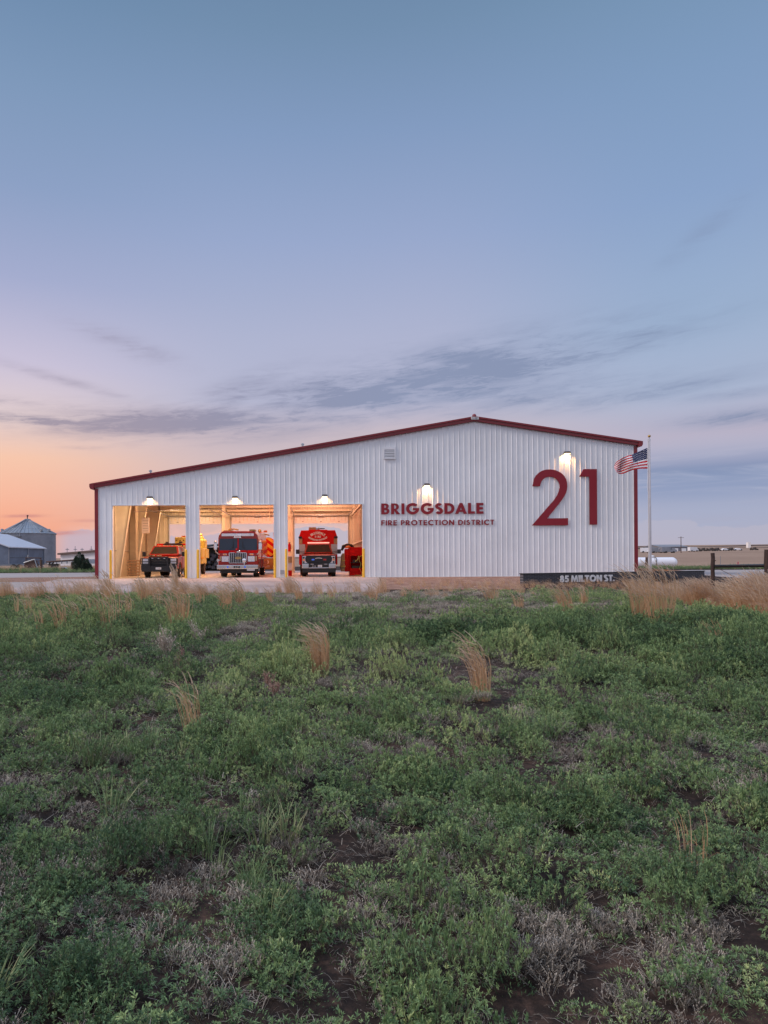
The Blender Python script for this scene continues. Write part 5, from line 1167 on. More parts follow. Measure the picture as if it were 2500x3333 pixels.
for px, Y, kd, lab in ((2105,330,'white_van','white van parked at far left of the hillside yard'),(2122,320,'parked_car','pale car parked beside the flagpole on the hillside'),(2140,310,'parked_truck','dark low truck parked below the barn gable'),
        (2157,330,'white_van','white camper parked at the barn gable corner'),(2178,300,'parked_truck','grey flatbed parked before the far barn doors'),(2256,360,'white_van','white truck parked just right of the far barn'),
        (2270,370,'scrap_machine','rusty tractor right of the white truck'),(2288,380,'scrap_machine','low dark implement left of the red loader'),(2314,380,'scrap_machine','rusty loader with raised arm in the yard row'),
        (2333,385,'scrap_machine','reddish machine in the middle of the yard row'),(2359,390,'parked_car','small white car in the yard row'),(2378,395,'scrap_machine','flat rusty implement right of the small white car'),(2402,400,'parked_car','grey car near the right end of the yard row'),(2455,420,'scrap_machine','brown harvester alone at the far right of the row')):
    far_car(px, Y, kd, lab)
# ------------------------------------------------------------------ ground cover
def unit(v): return v/np.linalg.norm(v)
class VB:
    """collects small leaf faces with a per-face lightness value"""
    def __init__(s): s.v = []; s.f = []; s.m = []; s.l = []
    def leaf(s, p, d, L, w, mi, lv, fold=.25, droop=0.0):
        d = unit(np.array(d, float)); up = np.array([0,0,1.0]); sd = np.cross(d, up)
        if np.linalg.norm(sd) < .05: sd = np.array([1.0,0,0])
        sd = unit(sd); n = np.cross(sd, d); p = np.array(p, float); b = len(s.v)
        mid = p+d*L*.5+n*L*.06; tip = p+d*L-np.array([0,0,droop*L])
        s.v += [tuple(p), tuple(mid+sd*w/2), tuple(tip), tuple(mid-sd*w/2)]; s.f.append((b,b+1,b+2,b+3)); s.m.append(mi); s.l.append(lv)
    def rib(s, pts, w0, w1, mi, lv, sd=None):
        pts = [np.array(p, float) for p in pts]; n = len(pts); b = len(s.v)
        a = random.uniform(0, pi) if sd is None else sd; sv = np.array([cos(a), sin(a), 0])
        for i, p in enumerate(pts):
            w = w0+(w1-w0)*i/(n-1); s.v += [tuple(p-sv*w/2), tuple(p+sv*w/2)]
        for i in range(n-1): s.f.append((b+2*i,b+2*i+1,b+2*i+3,b+2*i+2)); s.m.append(mi); s.l.append(lv)
U = random.uniform
def v_forb(big=False):
    s = VB(); n = random.randint(15, 20) if not big else random.randint(20, 26); Rr = .125 if not big else .16; hb = .12 if not big else .18
    for k in range(n):
        a = U(0, 2*pi); r = Rr*sqrt(random.random()); x, y = r*cos(a), r*sin(a); h = hb*U(.45,1.15)*(1-.5*(r/Rr)**2)
        lean = np.array([cos(a)*r/Rr*.5+U(-.25,.25), sin(a)*r/Rr*.5+U(-.25,.25), 1.0]); lean = unit(lean); base = np.array([x*.6, y*.6, 0]); top = base+lean*h+np.array([x*.4,y*.4,0])
        s.rib([base, top], .0035, .0025, 1, U(0,1)); lv = U(0,1); L0 = U(.8,1.25)
        for j in range(9):
            b_ = 2*pi*j/9*1.618*2+U(-.2,.2); e_ = U(.5,1.35); d = np.array([cos(b_)*cos(e_), sin(b_)*cos(e_), sin(e_)])+lean*.3
            s.leaf(top-lean*U(0,.012), d, U(.020,.034)*L0, U(.0055,.0085), 0, .2+lv*.45+.3*U(0,1), droop=.12)
        for j in range(10):
            t_ = U(.35,.97); b_ = U(0,2*pi); e_ = U(.2,.9); d = np.array([cos(b_)*cos(e_), sin(b_)*cos(e_), sin(e_)])
            s.leaf(base+(top-base)*t_, d, U(.020,.034)*L0, U(.005,.008), 0, .1+lv*.45+.3*U(0,1), droop=.25)
    return s
def v_mound():
    s = VB(); Rr = U(.17,.22); H = U(.14,.19); ph = U(0,6.28)
    for k in range(46):
        u = random.random(); a = U(0,2*pi); th = math.acos(1-u*.95); rr = Rr*(1+.18*sin(3*a+ph)+.1*sin(5*a)); n_ = np.array([sin(th)*cos(a), sin(th)*sin(a), cos(th)+.25]); n_ = unit(n_); f = U(.82,1.08)
        c = np.array([rr*sin(th)*cos(a)*f, rr*sin(th)*sin(a)*f, H*cos(th)*f+.01]); lv = U(0,1); L0 = U(.8,1.2)
        s.rib([c*np.array([.5,.5,.3]), c], .0035, .0025, 1, U(0,1))
        for j in range(10):
            b_ = j*2.4+U(-.2,.2); e_ = U(.2,1.3); t1 = unit(np.cross(n_, [.3,.5,.8])); t2 = np.cross(n_, t1); d = (t1*cos(b_)+t2*sin(b_))*cos(e_)+n_*sin(e_)
            s.leaf(c-n_*U(0,.02), d, U(.020,.034)*L0, U(.0055,.0085), 0, .2+lv*.45+.3*U(0,1), droop=.1)
    return s
def v_mat():   # low fine dense cushion
    s = VB()
    for k in range(150):
        a = U(0,2*pi); r = .15*sqrt(random.random()); h = .09*(1-(r/.16)**2)*U(.6,1.1)+.01; e_ = U(.4,1.4)
        s.leaf((r*cos(a), r*sin(a), h), (cos(a+U(-1,1))*cos(e_), sin(a+U(-1,1))*cos(e_), sin(e_)), U(.02,.035), U(.006,.01), 0, U(.1,.9), droop=.1)
    return s
def v_dead():
    s = VB(); n = random.randint(30, 42)
    for k in range(n):
        a = U(0,2*pi); r = .14*sqrt(random.random()); h = U(.05,.125)*(1-.4*(r/.14)); d = unit(np.array([cos(a)*r*5+U(-.5,.5), sin(a)*r*5+U(-.5,.5), 1]))
        b = np.array([r*cos(a)*.7, r*sin(a)*.7, 0]); lv = U(.1,.8); m_ = b+d*h*.55; t_ = m_+unit(d+np.array([U(-.5,.5),U(-.5,.5),.1]))*h*.45
        s.rib([b, m_, t_], .0032, .0026, 2, lv*.7)
        for j in range(6):
            q0 = b+d*h*U(.3,.95); dd = unit(d+np.array([U(-1.2,1.2),U(-1.2,1.2),U(-.1,.4)])); q1 = q0+dd*U(.012,.038); s.rib([q0, q1], .003, .0026, 2, lv+U(-.2,.3)); s.leaf(q1, dd, U(.006,.013), .005, 2, min(1,lv+.45))
    return s
def v_grass(h0=.28, n=40, sp=.1, mi=3):
    s = VB()
    for k in range(n):
        a = U(0,2*pi); r = sp*sqrt(random.random()); h = h0*U(.5,1.15); bend = U(.1,.7); b = np.array([r*cos(a), r*sin(a), 0]); o = a+U(-.8,.8)
        pts = [b+np.array([cos(o)*h*bend*t_*t_, sin(o)*h*bend*t_*t_, h*(t_-.25*bend*t_*t_)]) for t_ in (0,.4,.75,1)]
        s.rib(pts[:3], .006, .0045, mi, U(0,1), o+pi/2+U(-.5,.5)); s.rib(pts[2:], .0045, .0008, mi, U(.3,1), o+pi/2+U(-.5,.5))
    return s
def v_litter():
    s = VB()
    for k in range(26):
        a = U(0,2*pi); r = .16*sqrt(random.random()); o = U(0,2*pi); L = U(.04,.16); b = np.array([r*cos(a), r*sin(a), U(.0,.04)]); s.rib([b, b+np.array([cos(o)*L*.5,sin(o)*L*.5,U(0,.03)]), b+np.array([cos(o)*L,sin(o)*L,U(-.005,.02)])], .004, .002, 2, U(.2,1))
    return s
def v_straw(n=60, h0=.75, sp=.11, lean=(-.15,0), heads=True, w=.0045, curl=.25):
    s = VB()
    for k in range(n):
        a = U(0,2*pi); r = sp*sqrt(random.random()); h = h0*U(.55,1.1); b = np.array([r*cos(a)*.7, r*sin(a)*.7, 0]); f = unit(np.array([cos(a)*r*.9+lean[0]*U(.3,1.3), sin(a)*r*.9+lean[1], 1.0]))
        cv = curl*U(.3,1.4); lv = U(0,1)
        def pp(t_): return b+f*h*t_+np.array([-cv*h*max(0,t_-.62)**2*4.5, 0, -cv*h*.55*max(0,t_-.68)**2*5])
        s.rib([pp(0), pp(.35), pp(.6)], w, w*.8, 4, lv, U(-.6,.6)); s.rib([pp(.6), pp(.8), pp(.92)], w*.8, w*.5, 4, lv, U(-.6,.6))
        if heads and random.random() < .7: s.rib([pp(.84), pp(.95), pp(1.08)], w*2.6, w*1.0, 5, U(0,1), U(-.6,.6))
        if random.random() < .35:
            q0 = pp(U(.2,.5)); o = U(0,2*pi); s.rib([q0, q0+np.array([cos(o)*.06,sin(o)*.06,.05]), q0+np.array([cos(o)*.14,sin(o)*.14,.0])], w*.8, w*.4, 4, lv)
    return s
MATS = [M['leaf'], M['stem'], M['deadtwig'], M['blade'], M['straw'], M['strawtop']]
def gn_group():
    g = bpy.data.node_groups.new('scatter_cover', 'GeometryNodeTree'); g.interface.new_socket('Geometry', in_out='INPUT', socket_type='NodeSocketGeometry'); g.interface.new_socket('Geometry', in_out='OUTPUT', socket_type='NodeSocketGeometry')
    N = g.nodes.new; L = g.links.new; gi = N('NodeGroupInput'); go = N('NodeGroupOutput')
    def attr(n, t_):
        a = N('GeometryNodeInputNamedAttribute'); a.data_type = t_; a.inputs['Name'].default_value = n; return a.outputs['Attribute']
    sep = N('GeometryNodeSeparateGeometry'); sep.domain = 'POINT'; L(gi.outputs[0], sep.inputs['Geometry']); L(attr('is_pt','FLOAT'), sep.inputs['Selection'])
    sp = N('GeometryNodeSplitToInstances'); sp.domain = 'FACE'; L(sep.outputs['Inverted'], sp.inputs['Geometry']); L(attr('vid','INT'), sp.inputs['Group ID'])
    ip = N('GeometryNodeInstanceOnPoints'); L(sep.outputs['Selection'], ip.inputs['Points']); L(sp.outputs['Instances'], ip.inputs['Instance']); ip.inputs['Pick Instance'].default_value = True
    L(attr('vid','INT'), ip.inputs['Instance Index'])
    e = N('FunctionNodeEulerToRotation'); L(attr('rot','FLOAT_VECTOR'), e.inputs[0]); L(e.outputs[0], ip.inputs['Rotation']); L(attr('scl','FLOAT_VECTOR'), ip.inputs['Scale'])
    L(ip.outputs[0], go.inputs[0]); return g
GG = gn_group()
def cover(name, variants, pts, vid, rot, scl, tint, label, cat):
    V = []; Fc = []; MI = []; LV = []; vidv = []
    for i, s in enumerate(variants):
        b = len(V); V += s.v; Fc += [tuple(k+b for k in f) for f in s.f]; MI += s.m; LV += s.l; vidv += [i]*len(s.v)
    nv = len(V); n = len(pts); me = bpy.data.meshes.new(name)
    me.from_pydata(V+[tuple(p) for p in pts.tolist()], [], Fc)
    for m in MATS: me.materials.append(m)
    me.polygons.foreach_set('material_index', MI)
    def at(nm, ty, dom, arr, key='value'):
        a = me.attributes.new(nm, ty, dom); a.data.foreach_set(key, np.asarray(arr).ravel())
    at('lv', 'FLOAT', 'FACE', np.array(LV, 'f'))
    at('is_pt', 'FLOAT', 'POINT', np.concatenate([np.zeros(nv), np.ones(n)]).astype('f'))
    at('vid', 'INT', 'POINT', np.concatenate([vidv, vid]).astype('i'))
    at('rot', 'FLOAT_VECTOR', 'POINT', np.concatenate([np.zeros((nv,3)), rot]).astype('f'), 'vector')
    at('scl', 'FLOAT_VECTOR', 'POINT', np.concatenate([np.ones((nv,3)), scl]).astype('f'), 'vector')
    at('tint', 'FLOAT', 'POINT', np.concatenate([np.zeros(nv), tint]).astype('f'))
    o = bpy.data.objects.new(name, me); C.objects.link(o); md = o.modifiers.new('scatter', 'NODES'); md.node_group = GG
    return tag(o, label, cat, kind='stuff')
def scatter(n_per, y0, y1):
    """jittered points over the wedge the camera (or one a step aside) can see; density n_per(Y)"""
    out = []
    y = y0
    while y < y1:
        dy = min(.5, y1-y); xa = (0-PX)/F*(y+dy)-1.6; xb = (2500-PX)/F*(y+dy)+1.6; k = int(n_per(y)*(xb-xa)*dy); out.append(np.stack([rng.uniform(xa, xb, k), rng.uniform(y, y+dy, k)], 1)); y += dy
    return np.concatenate(out)
def fieldnoise(p, sc, seed):
    r2 = np.random.default_rng(seed); v = np.zeros(len(p))
    for k in range(7):
        a = r2.uniform(0, 2*pi); f = sc*r2.uniform(.6, 1.9); v += np.sin(f*(p[:,0]*cos(a)+p[:,1]*sin(a))+r2.uniform(0,6.28)+1.3*np.sin(f*.6*(p[:,1]*cos(a)-p[:,0]*sin(a))+k))
    return v/7*1.6
def blobs(p, L):
    v = np.zeros(len(p))
    for px, py, wx, wy, amp in L:
        gx, gy = G(px, py); sx_ = wx/F*gy; y_hi = G(px, py-wy)[1]; y_lo = G(px, py+wy)[1]; sy_ = (y_hi-y_lo)/2
        v = np.maximum(v, amp*np.exp(-(((p[:,0]-gx)/sx_)**2+((p[:,1]-gy)/sy_)**2)))
    return v
DEAD = [(520,2900,210,110,1.2),(1130,2760,190,80,1.1),(700,3080,140,90,.9),(1120,3160,170,60,.9),(1790,3080,160,80,1.1),(2110,3100,190,80,1.2),(2350,3130,170,60,.9),(1250,2950,180,70,1.0),(80,2580,120,60,.8),(180,2700,100,60,.6),(430,2640,110,50,.7),(830,2060,90,40,1.1),(1270,2430,130,28,1.1),(1250,1985,500,18,.9),(1800,1985,350,16,.9),(1080,2030,220,30,.5),(2200,2480,260,60,.6),(1950,2420,160,40,.5),(1360,2030,200,30,.6),(60,2900,80,60,.6),(1560,2760,90,50,.7),(2430,2580,80,80,.7),(1290,1950,500,16,.9)]
BARE = [(1230,2160,150,36,1.6),(1480,2180,160,40,1.7),(1690,2188,95,36,1.6),(1930,2145,95,28,1.4),(1760,2238,110,32,1.5),(1150,2238,80,26,1.3),(1640,2268,110,30,1.4),(1990,2240,70,24,1.1),(520,2350,60,26,1.0),(420,2380,50,18,.9),(480,3170,110,40,1.1),(1580,2800,90,34,1.0),(1090,3010,50,34,.7),(700,2960,60,34,.8),(2080,2700,60,26,.7),(1440,2840,60,30,.7)]
GRASS = [(780,2780,150,130,1.0),(900,2900,130,90,.8),(620,2740,80,60,.5),(1290,2400,190,40,.7),(1460,2330,100,30,.5),(850,3000,90,70,.5),(2100,2480,90,30,.6),(1750,2380,120,30,.5),(430,2460,120,40,.5),(700,2500,100,40,.35)]
LUSH = [(1500,2092,420,22,1.0),(2000,2110,500,60,1.0),(2300,2150,260,70,1.0),(2350,2060,250,30,.8),(200,2290,180,50,.7),(300,2060,300,30,.3),(1990,2220,140,35,.9)]
p = scatter(lambda y: np.interp(y, [1,3,5,8,14,30], [270,220,140,72,44,30]), 1.5, 29.6)
p = p[~((p[:,1] > 28.9) & (p[:,0] < 4.2))]
dead = blobs(p, DEAD); bare = blobs(p, BARE); gra = blobs(p, GRASS); lush = blobs(p, LUSH)
n1_ = fieldnoise(p, 1.1, 5); n2_ = fieldnoise(p, 3.2, 6); n3_ = fieldnoise(p, .45, 9)
u = rng.random(len(p))
ppx = PX+p[:,0]/p[:,1]*F; ppy = PY+1.5*F/p[:,1]-(ppx-PX)*ROLL
inband = (ppx > 2035) & (ppy < np.interp(ppx, [2040,2150,2230,2350,2500], [1942,1952,1974,1992,2010])+10)
keep = u > np.clip(bare*1.05+np.clip(n2_*n1_*1.2-.15, 0, .5)*.9-lush*.6*(bare<.4), 0, .985)
farness = np.clip((p[:,1]-16)/12, 0, 1)
hum = np.clip(fieldnoise(p, 4.5, 21)*1.1+.45*fieldnoise(p, 9, 22), -1, 1)
z = zt(p[:,0], p[:,1])+.07*np.clip(hum, 0, 1)*np.interp(p[:,1], [3,10], [.6,1])
mz = fieldnoise(p, 8, 41)+.4*fieldnoise(p, 17, 42)
keep &= ~((mz < np.interp(p[:,1], [2,8,16,26], [-.42,-.40,-.45,-.8])) & (rng.random(len(p)) < .9) & (lush < .6))
hf = fieldnoise(p, 15, 31)+.6*fieldnoise(p, 27, 33)
keep &= ~(inband & (rng.random(len(p)) < .9))
keep &= ~((hum < -.42) & (rng.random(len(p)) < .85) & (lush < .5))
keep &= ~((hf < np.interp(p[:,1], [2,5,10,18,24], [-.13,-.13,-.17,-.4,-1])) & (rng.random(len(p)) < .95))
pdead = np.clip(.14+.08*(p[:,1]>6)+1.0*dead+.25*np.clip(n1_, 0, 1)+.15*np.clip(-n2_,0,1)-.8*lush+farness*.16-.02*0, .02, .97)
kind = np.where(rng.random(len(p)) < pdead, 1, 0)
kind = np.where((rng.random(len(p)) < np.clip(gra*.45+.008, 0, .5)) & (kind == 0), 2, kind)
fv = [v_forb() for _ in range(8)]+[v_forb(True) for _ in range(5)]+[v_mat() for _ in range(4)]+[v_mound() for _ in range(6)]
s = keep & (kind == 0); q_ = p[s]; n = len(q_)
vid = np.where(rng.random(n) < np.clip(.32+lush[s]*.6, 0, 1), rng.integers(8, 13, n), rng.integers(0, 8, n)); vid = np.where(rng.random(n) < .12, rng.integers(13, 17, n), vid); vid = np.where(rng.random(n) < .30+.3*lush[s]+.3*np.clip(mz[s],0,1), rng.integers(17, 23, n), vid)
sc = rng.uniform(.75, 1.25, n)*np.interp(q_[:,1], [2,4,8,16,30], [.60,.72,.95,1.3,1.6])*(1+.30*lush[s])*(1+.18*n2_[s]); hz = sc*np.interp(q_[:,1], [3,16,24,30], [1.0,1.0,.7,.38])*(1+.25*n1_[s])*(1+.05*lush[s])*(1+.45*hum[s])*(1+.25*np.clip(hf[s],0,1))*(1+.45*np.clip(mz[s],-.6,1))
tint = np.clip(.45+.22*n1_[s]+.16*n3_[s]+rng.normal(0,.17,n)-.42*lush[s]+np.interp(q_[:,1], [2,3.5,7,12,25], [-.16,-.10,.06,.12,.10]), 0, 1)
rot = np.stack([rng.normal(0,.12,n), rng.normal(0,.12,n), rng.uniform(0,6.28,n)], 1)
cover('green_weeds', fv, np.column_stack([q_, z[s]-.01]), vid, rot, np.stack([sc,sc,hz],1), tint, 'low leafy green weeds covering the whole field in front of the station', 'weeds')
dv_ = [v_dead() for _ in range(8)]
s = keep & (kind == 1); q_ = p[s]; n = len(q_); sc = rng.uniform(.8,1.3,n)*np.interp(q_[:,1], [2,4,8,16,30], [.66,.78,1.0,1.25,1.5]); hz = sc*np.interp(q_[:,1], [2,10,30], [.9,.9,.8])
cover('dead_weeds', dv_, np.column_stack([q_, z[s]-.01]), rng.integers(0,8,n), np.stack([rng.normal(0,.15,n), rng.normal(0,.15,n), rng.uniform(0,6.28,n)],1), np.stack([sc,sc,hz],1), np.clip(.45+.2*n2_[s]+rng.normal(0,.18,n)+farness[s]*.15,0,1), 'brittle grey brown dead weed patches among the green weeds', 'dead weeds')
gv = [v_grass() for _ in range(5)]+[v_litter() for _ in range(3)]+[v_mat()]
s = keep & (kind == 2); q_ = p[s]; n = len(q_); vid = rng.integers(0,5,n)
lit = scatter(lambda y: np.interp(y, [1,4,10,30], [80,50,24,7]), 1.5, 29); nl = len(lit)
q2 = np.concatenate([q_, lit]); z2 = zt(q2[:,0], q2[:,1]); vid = np.concatenate([vid, rng.integers(5,9,nl)]); n = len(q2); sc = rng.uniform(.55,1.0,n)*np.interp(q2[:,1], [2,3.5,6], [.55,.8,1])
cover('green_grass', gv, np.column_stack([q2, z2+.0]), vid, np.stack([rng.normal(0,.15,n), rng.normal(0,.15,n), rng.uniform(0,6.28,n)],1), np.stack([sc,sc,sc],1), np.clip(rng.normal(.45,.2,n),0,1), 'thin green grass blades and dry litter between the weeds', 'grass')

# straw band: right side, field edge, yard verges
sv = [v_straw(46,.62,.14,lean=(-.12,0)) for _ in range(6)]+[v_straw(26,.42,.16,lean=(-.2,0),curl=.4) for _ in range(4)]
P_, VD, SZ = [], [], []
def add_pts(n, fx_, fy_, vr, sz):
    for k in range(n):
        x, y = fx_(), fy_()
        P_.append((x, y)); VD.append(random.randint(*vr)); SZ.append(U(*sz))
def px_region(n, px0, px1, py0, py1, vr, sz, wob_=0):
    for k in range(n):
        px = U(px0, px1); py = U(py0, py1) + wob_*sin(px*.02); gx, gy = G(px, py)
        P_.append((gx, gy)); VD.append(random.randint(*vr)); SZ.append(U(*sz))
# band at right between y 1905 and y 2010 of the photograph
for k in range(1500):
    px = U(1960, 2580); f_ = np.interp(px, [1960,2040,2150,2230,2350,2500], [1935,1940,1950,1972,1990,2008]); py = U(1926, f_); 
    if px < 2100 and random.random() < .5: continue
    gx, gy = G(px, py); P_.append((gx, gy)); VD.append(random.randint(0,5)); SZ.append(U(.95,1.5)*np.interp(gy, [16,20,24,30], [1.08,.92,.48,.32])*(1 if px > 2060 else .6)*(.5 if 2240 < px and gy > 21 else 1)*(.45+.62*(sin(gx*3.1)*cos(gy*2.3+gx)+.6)))
for k in range(260):   # at the foot of the brick wall
    px = U(1690, 2350); P_.append(G(px, U(1915, 1928))); VD.append(random.randint(0,9)); SZ.append(U(.35,.7) if px > 2050 else U(.12,.25))
for k in range(44):   # ragged tufts along the near edge of the apron and gravel bed
    px = U(-60, 1240) if k < 35 else U(1240, 1700); yy = U(25.5, 29.4); sz_ = U(.8, 1.35) if px < 1240 else U(.35, .7)
    for q in range(random.randint(3, 8)):
        P_.append(((px-PX)/F*29+random.gauss(0,.14), yy+random.gauss(0,.2))); VD.append(random.randint(0,5)); SZ.append(sz_*U(.6,1.15))
for k in range(200):
    px = U(-60, 1960); P_.append(((px-PX)/F*29.3, U(27.2, 29.5))); VD.append(random.randint(0,9)); SZ.append(U(.25,.75) if px < 1240 else U(.2,.5))
for k in range(230):
    P_.append((U(4.2,16), U(30.2,34.5))); VD.append(random.randint(6,9)); SZ.append(U(.4,.9))
for k in range(330):   # verge beyond the left road, with the junk
    P_.append((U(-42,-17), U(62,80))); VD.append(random.randint(0,9)); SZ.append(U(.5,1.2))
for k in range(60): P_.append((U(28,45), U(59,63))); VD.append(random.randint(6,9)); SZ.append(U(.4,.8))
pa = np.array(P_); n = len(pa); zz = zt(pa[:,0], pa[:,1]); sc = np.array(SZ)
cover('dry_grass', sv, np.column_stack([pa, zz-.01]), np.array(VD), np.stack([rng.normal(0,.07,n), rng.normal(0,.09,n), rng.uniform(-.5,.5,n)],1), np.stack([sc*1.1,sc*1.1,sc],1), np.clip(rng.normal(.42,.16,n),0,1), 'tall dry straw coloured grass along the field edges and brick wall', 'dry grass')
# green verge beyond the roads
n = 2600; pa = np.stack([rng.uniform(-60,-14,n), rng.uniform(61,76,n)],1); pb = np.stack([rng.uniform(24,70,700), rng.uniform(58.5,64,700)],1); pa = np.concatenate([pa,pb]); n = len(pa)
sc = rng.uniform(1.8,3.2,n); cover('verge_weeds', fv[8:], np.column_stack([pa, zt(pa[:,0],pa[:,1])]), rng.integers(0,9,n), np.stack([np.zeros(n),np.zeros(n),rng.uniform(0,6.28,n)],1), np.stack([sc,sc,sc*.8],1), np.clip(rng.normal(.42,.15,n),0,1), 'strip of green weeds along the far edge of the gravel roads', 'weeds')

# tufts that stand alone
def plain_mesh(name, s, parent, scale=1.0, mats=MATS):
    me = bpy.data.meshes.new(name); me.from_pydata([tuple(c*scale for c in v) for v in s.v], [], s.f)
    used = sorted(set(s.m)); 
    for k in used: me.materials.append(mats[k])
    me.polygons.foreach_set('material_index', [used.index(k) for k in s.m]); a = me.attributes.new('lv', 'FLOAT', 'FACE'); a.data.foreach_set('value', np.array(s.l, 'f'))
    a = me.attributes.new('tint', 'FLOAT', 'POINT'); 
    o = bpy.data.objects.new(name, me); C.objects.link(o)
    if parent is not None: o.parent = parent
    return o
def solo_mat(src, name, t_):
    m = src.copy(); m.name = name
    for nd in m.node_tree.nodes:
        if nd.type == 'ATTRIBUTE' and nd.attribute_name == 'tint':
            v = m.node_tree.nodes.new('ShaderNodeValue'); v.outputs[0].default_value = t_
            for l in list(nd.outputs['Fac'].links): m.node_tree.links.new(v.outputs[0], l.to_socket)
    return m
MS = [solo_mat(m, m.name+'_solo', .45) for m in MATS]
def tuft(px, py, hpx, lab, n=60, sp=.09, lean=(-.1,0), curl=.3, w=.0045, name='dry_grass_tuft', grp='straw tufts standing in the weeds'):
    gx, gy = G(px, py); h = hpx/F*gy*(1.15 if gy > 12 else 1.0); w = w*(1.4 if gy > 12 else 1.0); s = v_straw(n, h/.95, sp, lean=lean, curl=curl, w=w, heads=n >= 22); hd = VB(); st_ = VB()
    def sub(mi, dst):
        idx = {}
        for f, m_, l_ in zip(s.f, s.m, s.l):
            if m_ != mi: continue
            nf = []
            for k in f:
                if k not in idx: idx[k] = len(dst.v); dst.v.append(s.v[k])
                nf.append(idx[k])
            dst.f.append(tuple(nf)); dst.m.append(mi); dst.l.append(l_)
    sub(4, st_); sub(5, hd)
    T = thing(name, lab, 'grass tuft', (gx, gy, zs(gx, gy)), 0, grp)
    plain_mesh('stalk', st_, T, mats=MS)
    if hd.f: plain_mesh('seed_head', hd, T, mats=MS)
    return T
tuft(1045,2218,165,'dense straw tuft with heads swept left in the middle of the field', 150, .14, (-.06,0), .42, .006)
tuft(1572,2288,205,'tall straw tuft leaning left beside bare reddish soil', 70, .11, (-.16,0), .42, .006)
tuft(2255,2845,225,'slender orange straw stalks alone in the lower right weeds', 12, .085, (-.03,0), .15, .0045)
tuft(628,2398,175,'sparse leaning straw stalks left of centre below the pale dead weed', 26, .10, (-.26,0), .25, .0048)
tuft(585,2048,140,'broad straw tuft in front of the left bay', 80, .26, (-.03,0), .35, .007)
tuft(2085,2037,160,'straw tuft left of its twin before the right straw band', 90, .20, (0,0), .3, .007)
tuft(2152,2050,172,'widest straw tuft right of its twin before the right straw band', 110, .26, (0,0), .3, .007)
tuft(1848,2003,92,'straw tuft leaning left below the address sign', 70, .22, (-.28,0), .5, .008)
tuft(1900,1972,62,'small upright straw tuft below the end of the address lettering', 40, .15, (0,0), .3, .008)
tuft(2335,2112,105,'pale bristly foxtail tuft near the right edge', 20, .16, (-.35,0), .6, .010)
tuft(2375,2080,60,'single pale foxtail sprig behind the bristly tuft', 6, .08, (.1,0), .5, .010)
tuft(205,2072,120,'thin straw tuft at left with swept pale heads', 34, .14, (-.2,0), .5, .007)
tuft(253,2055,90,'short straw tuft just right of the thin left tuft', 26, .13, (-.2,0), .5, .007)
tuft(368,2068,130,'wispy pale straw tuft before the left corner of the station', 34, .28, (.05,0), .4, .007)
tuft(52,2018,75,'lonely straw tuft nearest the left edge', 16, .08, (0,0), .3, .007)
tuft(96,2010,72,'straw tuft second from the left edge', 30, .16, (-.1,0), .4, .007)
tuft(355,1972,90,'straw tuft at the field edge under the first left bollard', 70, .22, (-.05,0), .3, .009)
tuft(465,1968,70,'straw tuft at the field edge below the brush truck', 60, .18, (0,0), .3, .009)
tuft(735,2002,75,'orange straw tuft below the fire engine', 60, .17, (0,0), .3, .009)
tuft(788,1978,85,'straw tuft leaning left just right of the tuft below the fire engine', 60, .18, (-.35,0), .5, .009)
tuft(975,1966,62,'straw tuft at the field edge left of the rescue truck', 40, .15, (-.1,0), .3, .009)
tuft(1215,1958,50,'straw tuft at the field edge under the last bollard', 40, .18, (0,0), .3, .009)
tuft(1605,1963,62,'pale drooping straw tuft before the gravel bed', 60, .28, (-.35,0), .9, .008)
tuft(572,1965,105,'tall dark weed stalk clump at the field edge by the brush truck', 34, .07, (0,0), .1, .009)
tuft(132,2060,80,'thin straw wisp between the two left edge tufts and the swept pair', 20, .12, (-.1,0), .4, .006)
tuft(300,2015,85,'ragged straw tuft below the red corner post of the station', 30, .2, (-.1,0), .4, .007)
tuft(420,2020,80,'faint straw tuft left of the broad tuft by the left bay', 26, .16, (-.08,0), .4, .007)
tuft(510,1985,70,'short straw tuft behind the broad tuft by the left bay', 30, .15, (0,0), .3, .008)
tuft(655,1975,66,'short straw tuft below the pillar between first and middle bays', 30, .15, (-.1,0), .4, .008)
tuft(880,1970,60,'short straw tuft below the bollard right of the fire engine', 30, .14, (-.1,0), .4, .008)
tuft(1080,1962,58,'short straw tuft below the rescue truck', 30, .14, (-.1,0), .4, .008)
tuft(1690,1985,50,'short straw tuft below the left end of the brick wall', 26, .16, (-.1,0), .4, .008)
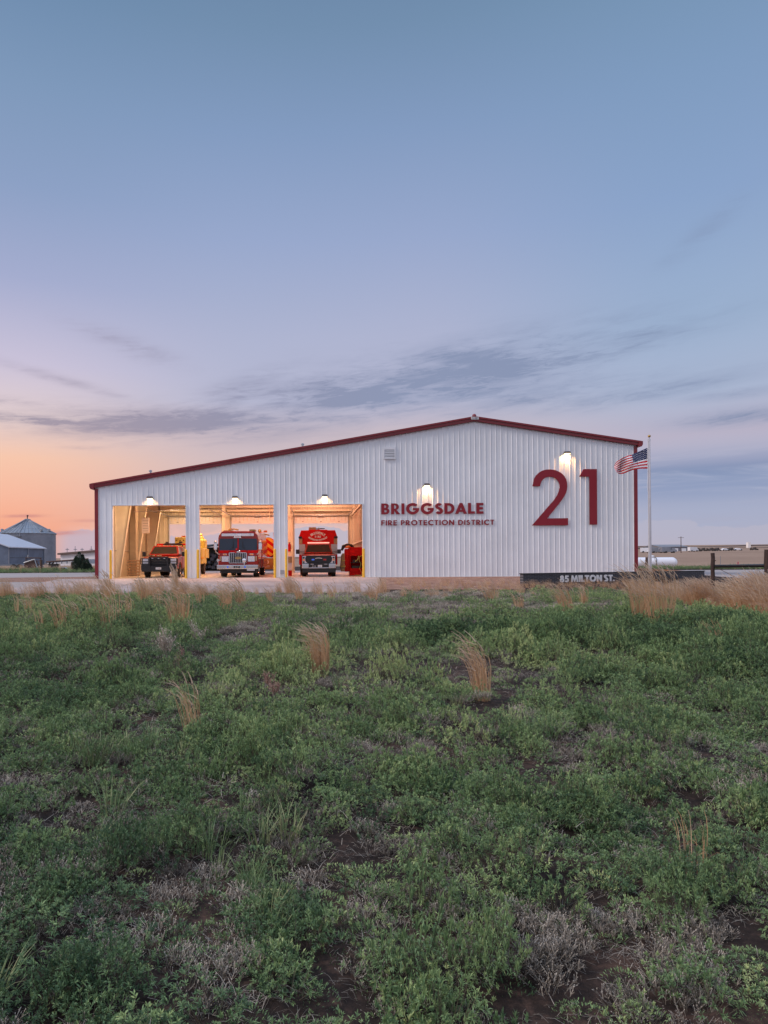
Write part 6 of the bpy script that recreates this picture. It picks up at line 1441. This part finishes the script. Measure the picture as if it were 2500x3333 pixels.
# branching dead weeds
def dead_bush(px, py, wpx, hpx, lab, tone, n=260, up=.8):
    gx, gy = G(px, py); w_, h = wpx/F*gy/2, hpx/F*gy; s = VB(); twig = VB()
    stems = []
    for k in range(8):
        a = U(0,6.28); r = w_*U(.2,.9); tip = np.array([r*cos(a), r*sin(a)*.8, h*U(.5,1)]); mid = tip*np.array([.35,.35,.55]); twig.rib([(0,0,0), mid, tip], .008, .003, 2, U(.4,1)); stems.append((mid, tip))
    for k in range(n):
        m_, t_ = random.choice(stems); f_ = U(.1,1.05); c_ = m_*(1-f_)+t_*f_; d = unit(np.array([U(-1,1),U(-1,1),U(0,1.4)])); L = h*U(.06,.22); s.rib([c_, c_+d*L*.6, c_+d*L+np.array([-.01,0,.0])], .005, .003, 5, U(0,1))
        if random.random() < .7: s.leaf(c_+d*L*.8, (U(-1,1),U(-1,1),U(0,1)), L*.4, L*.13, 5, U(.2,1))
    T = thing('dead_bush', lab, 'dead weed', (gx, gy, zs(gx, gy)), 0, 'branching dead weeds'); plain_mesh('stem', twig, T, mats=MS)
    o = plain_mesh('seed_spray', s, T, mats=MS)
    o.data.materials.clear(); o.data.materials.append(tone); o.data.polygons.foreach_set('material_index', [0]*len(o.data.polygons))
pale = cover_mat('pale_seed', [(0,(.36,.29,.24)),(1,(.58,.50,.42))]); pale = solo_mat(pale, 'pale_seed_spray', .5)
pink = solo_mat(cover_mat('russet_seed', [(0,(.30,.17,.13)),(1,(.52,.34,.27))]), 'russet_seed_spray', .5)
dead_bush(895,2286,110,92,'russet tumbleweed clump left of centre', pink, 420)
dead_bush(545,2170,105,135,'tall feathery pale dead weed on the left', pale, 420)
dead_bush(590,2192,66,88,'russet dead weed right of the tall feathery one', pink, 260)
dead_bush(652,2110,105,88,'airy pale branching weed left of the dense straw tuft', pale, 320)
dead_bush(2178,2068,100,36,'flat russet clump at the foot of the widest straw tuft', pink, 300)
dead_bush(1280,1968,70,26,'small russet dead weed before the gravel bed left end', pink, 160)
dead_bush(1310,2012,70,28,'small pale russet weed below the lettering', pink, 160)
dead_bush(480,2280,60,24,'low straw coloured weed beside the leaning stalks', pale, 140)
dead_bush(1135,2255,60,34,'little pale weed right of the dense straw tuft', pale, 140)
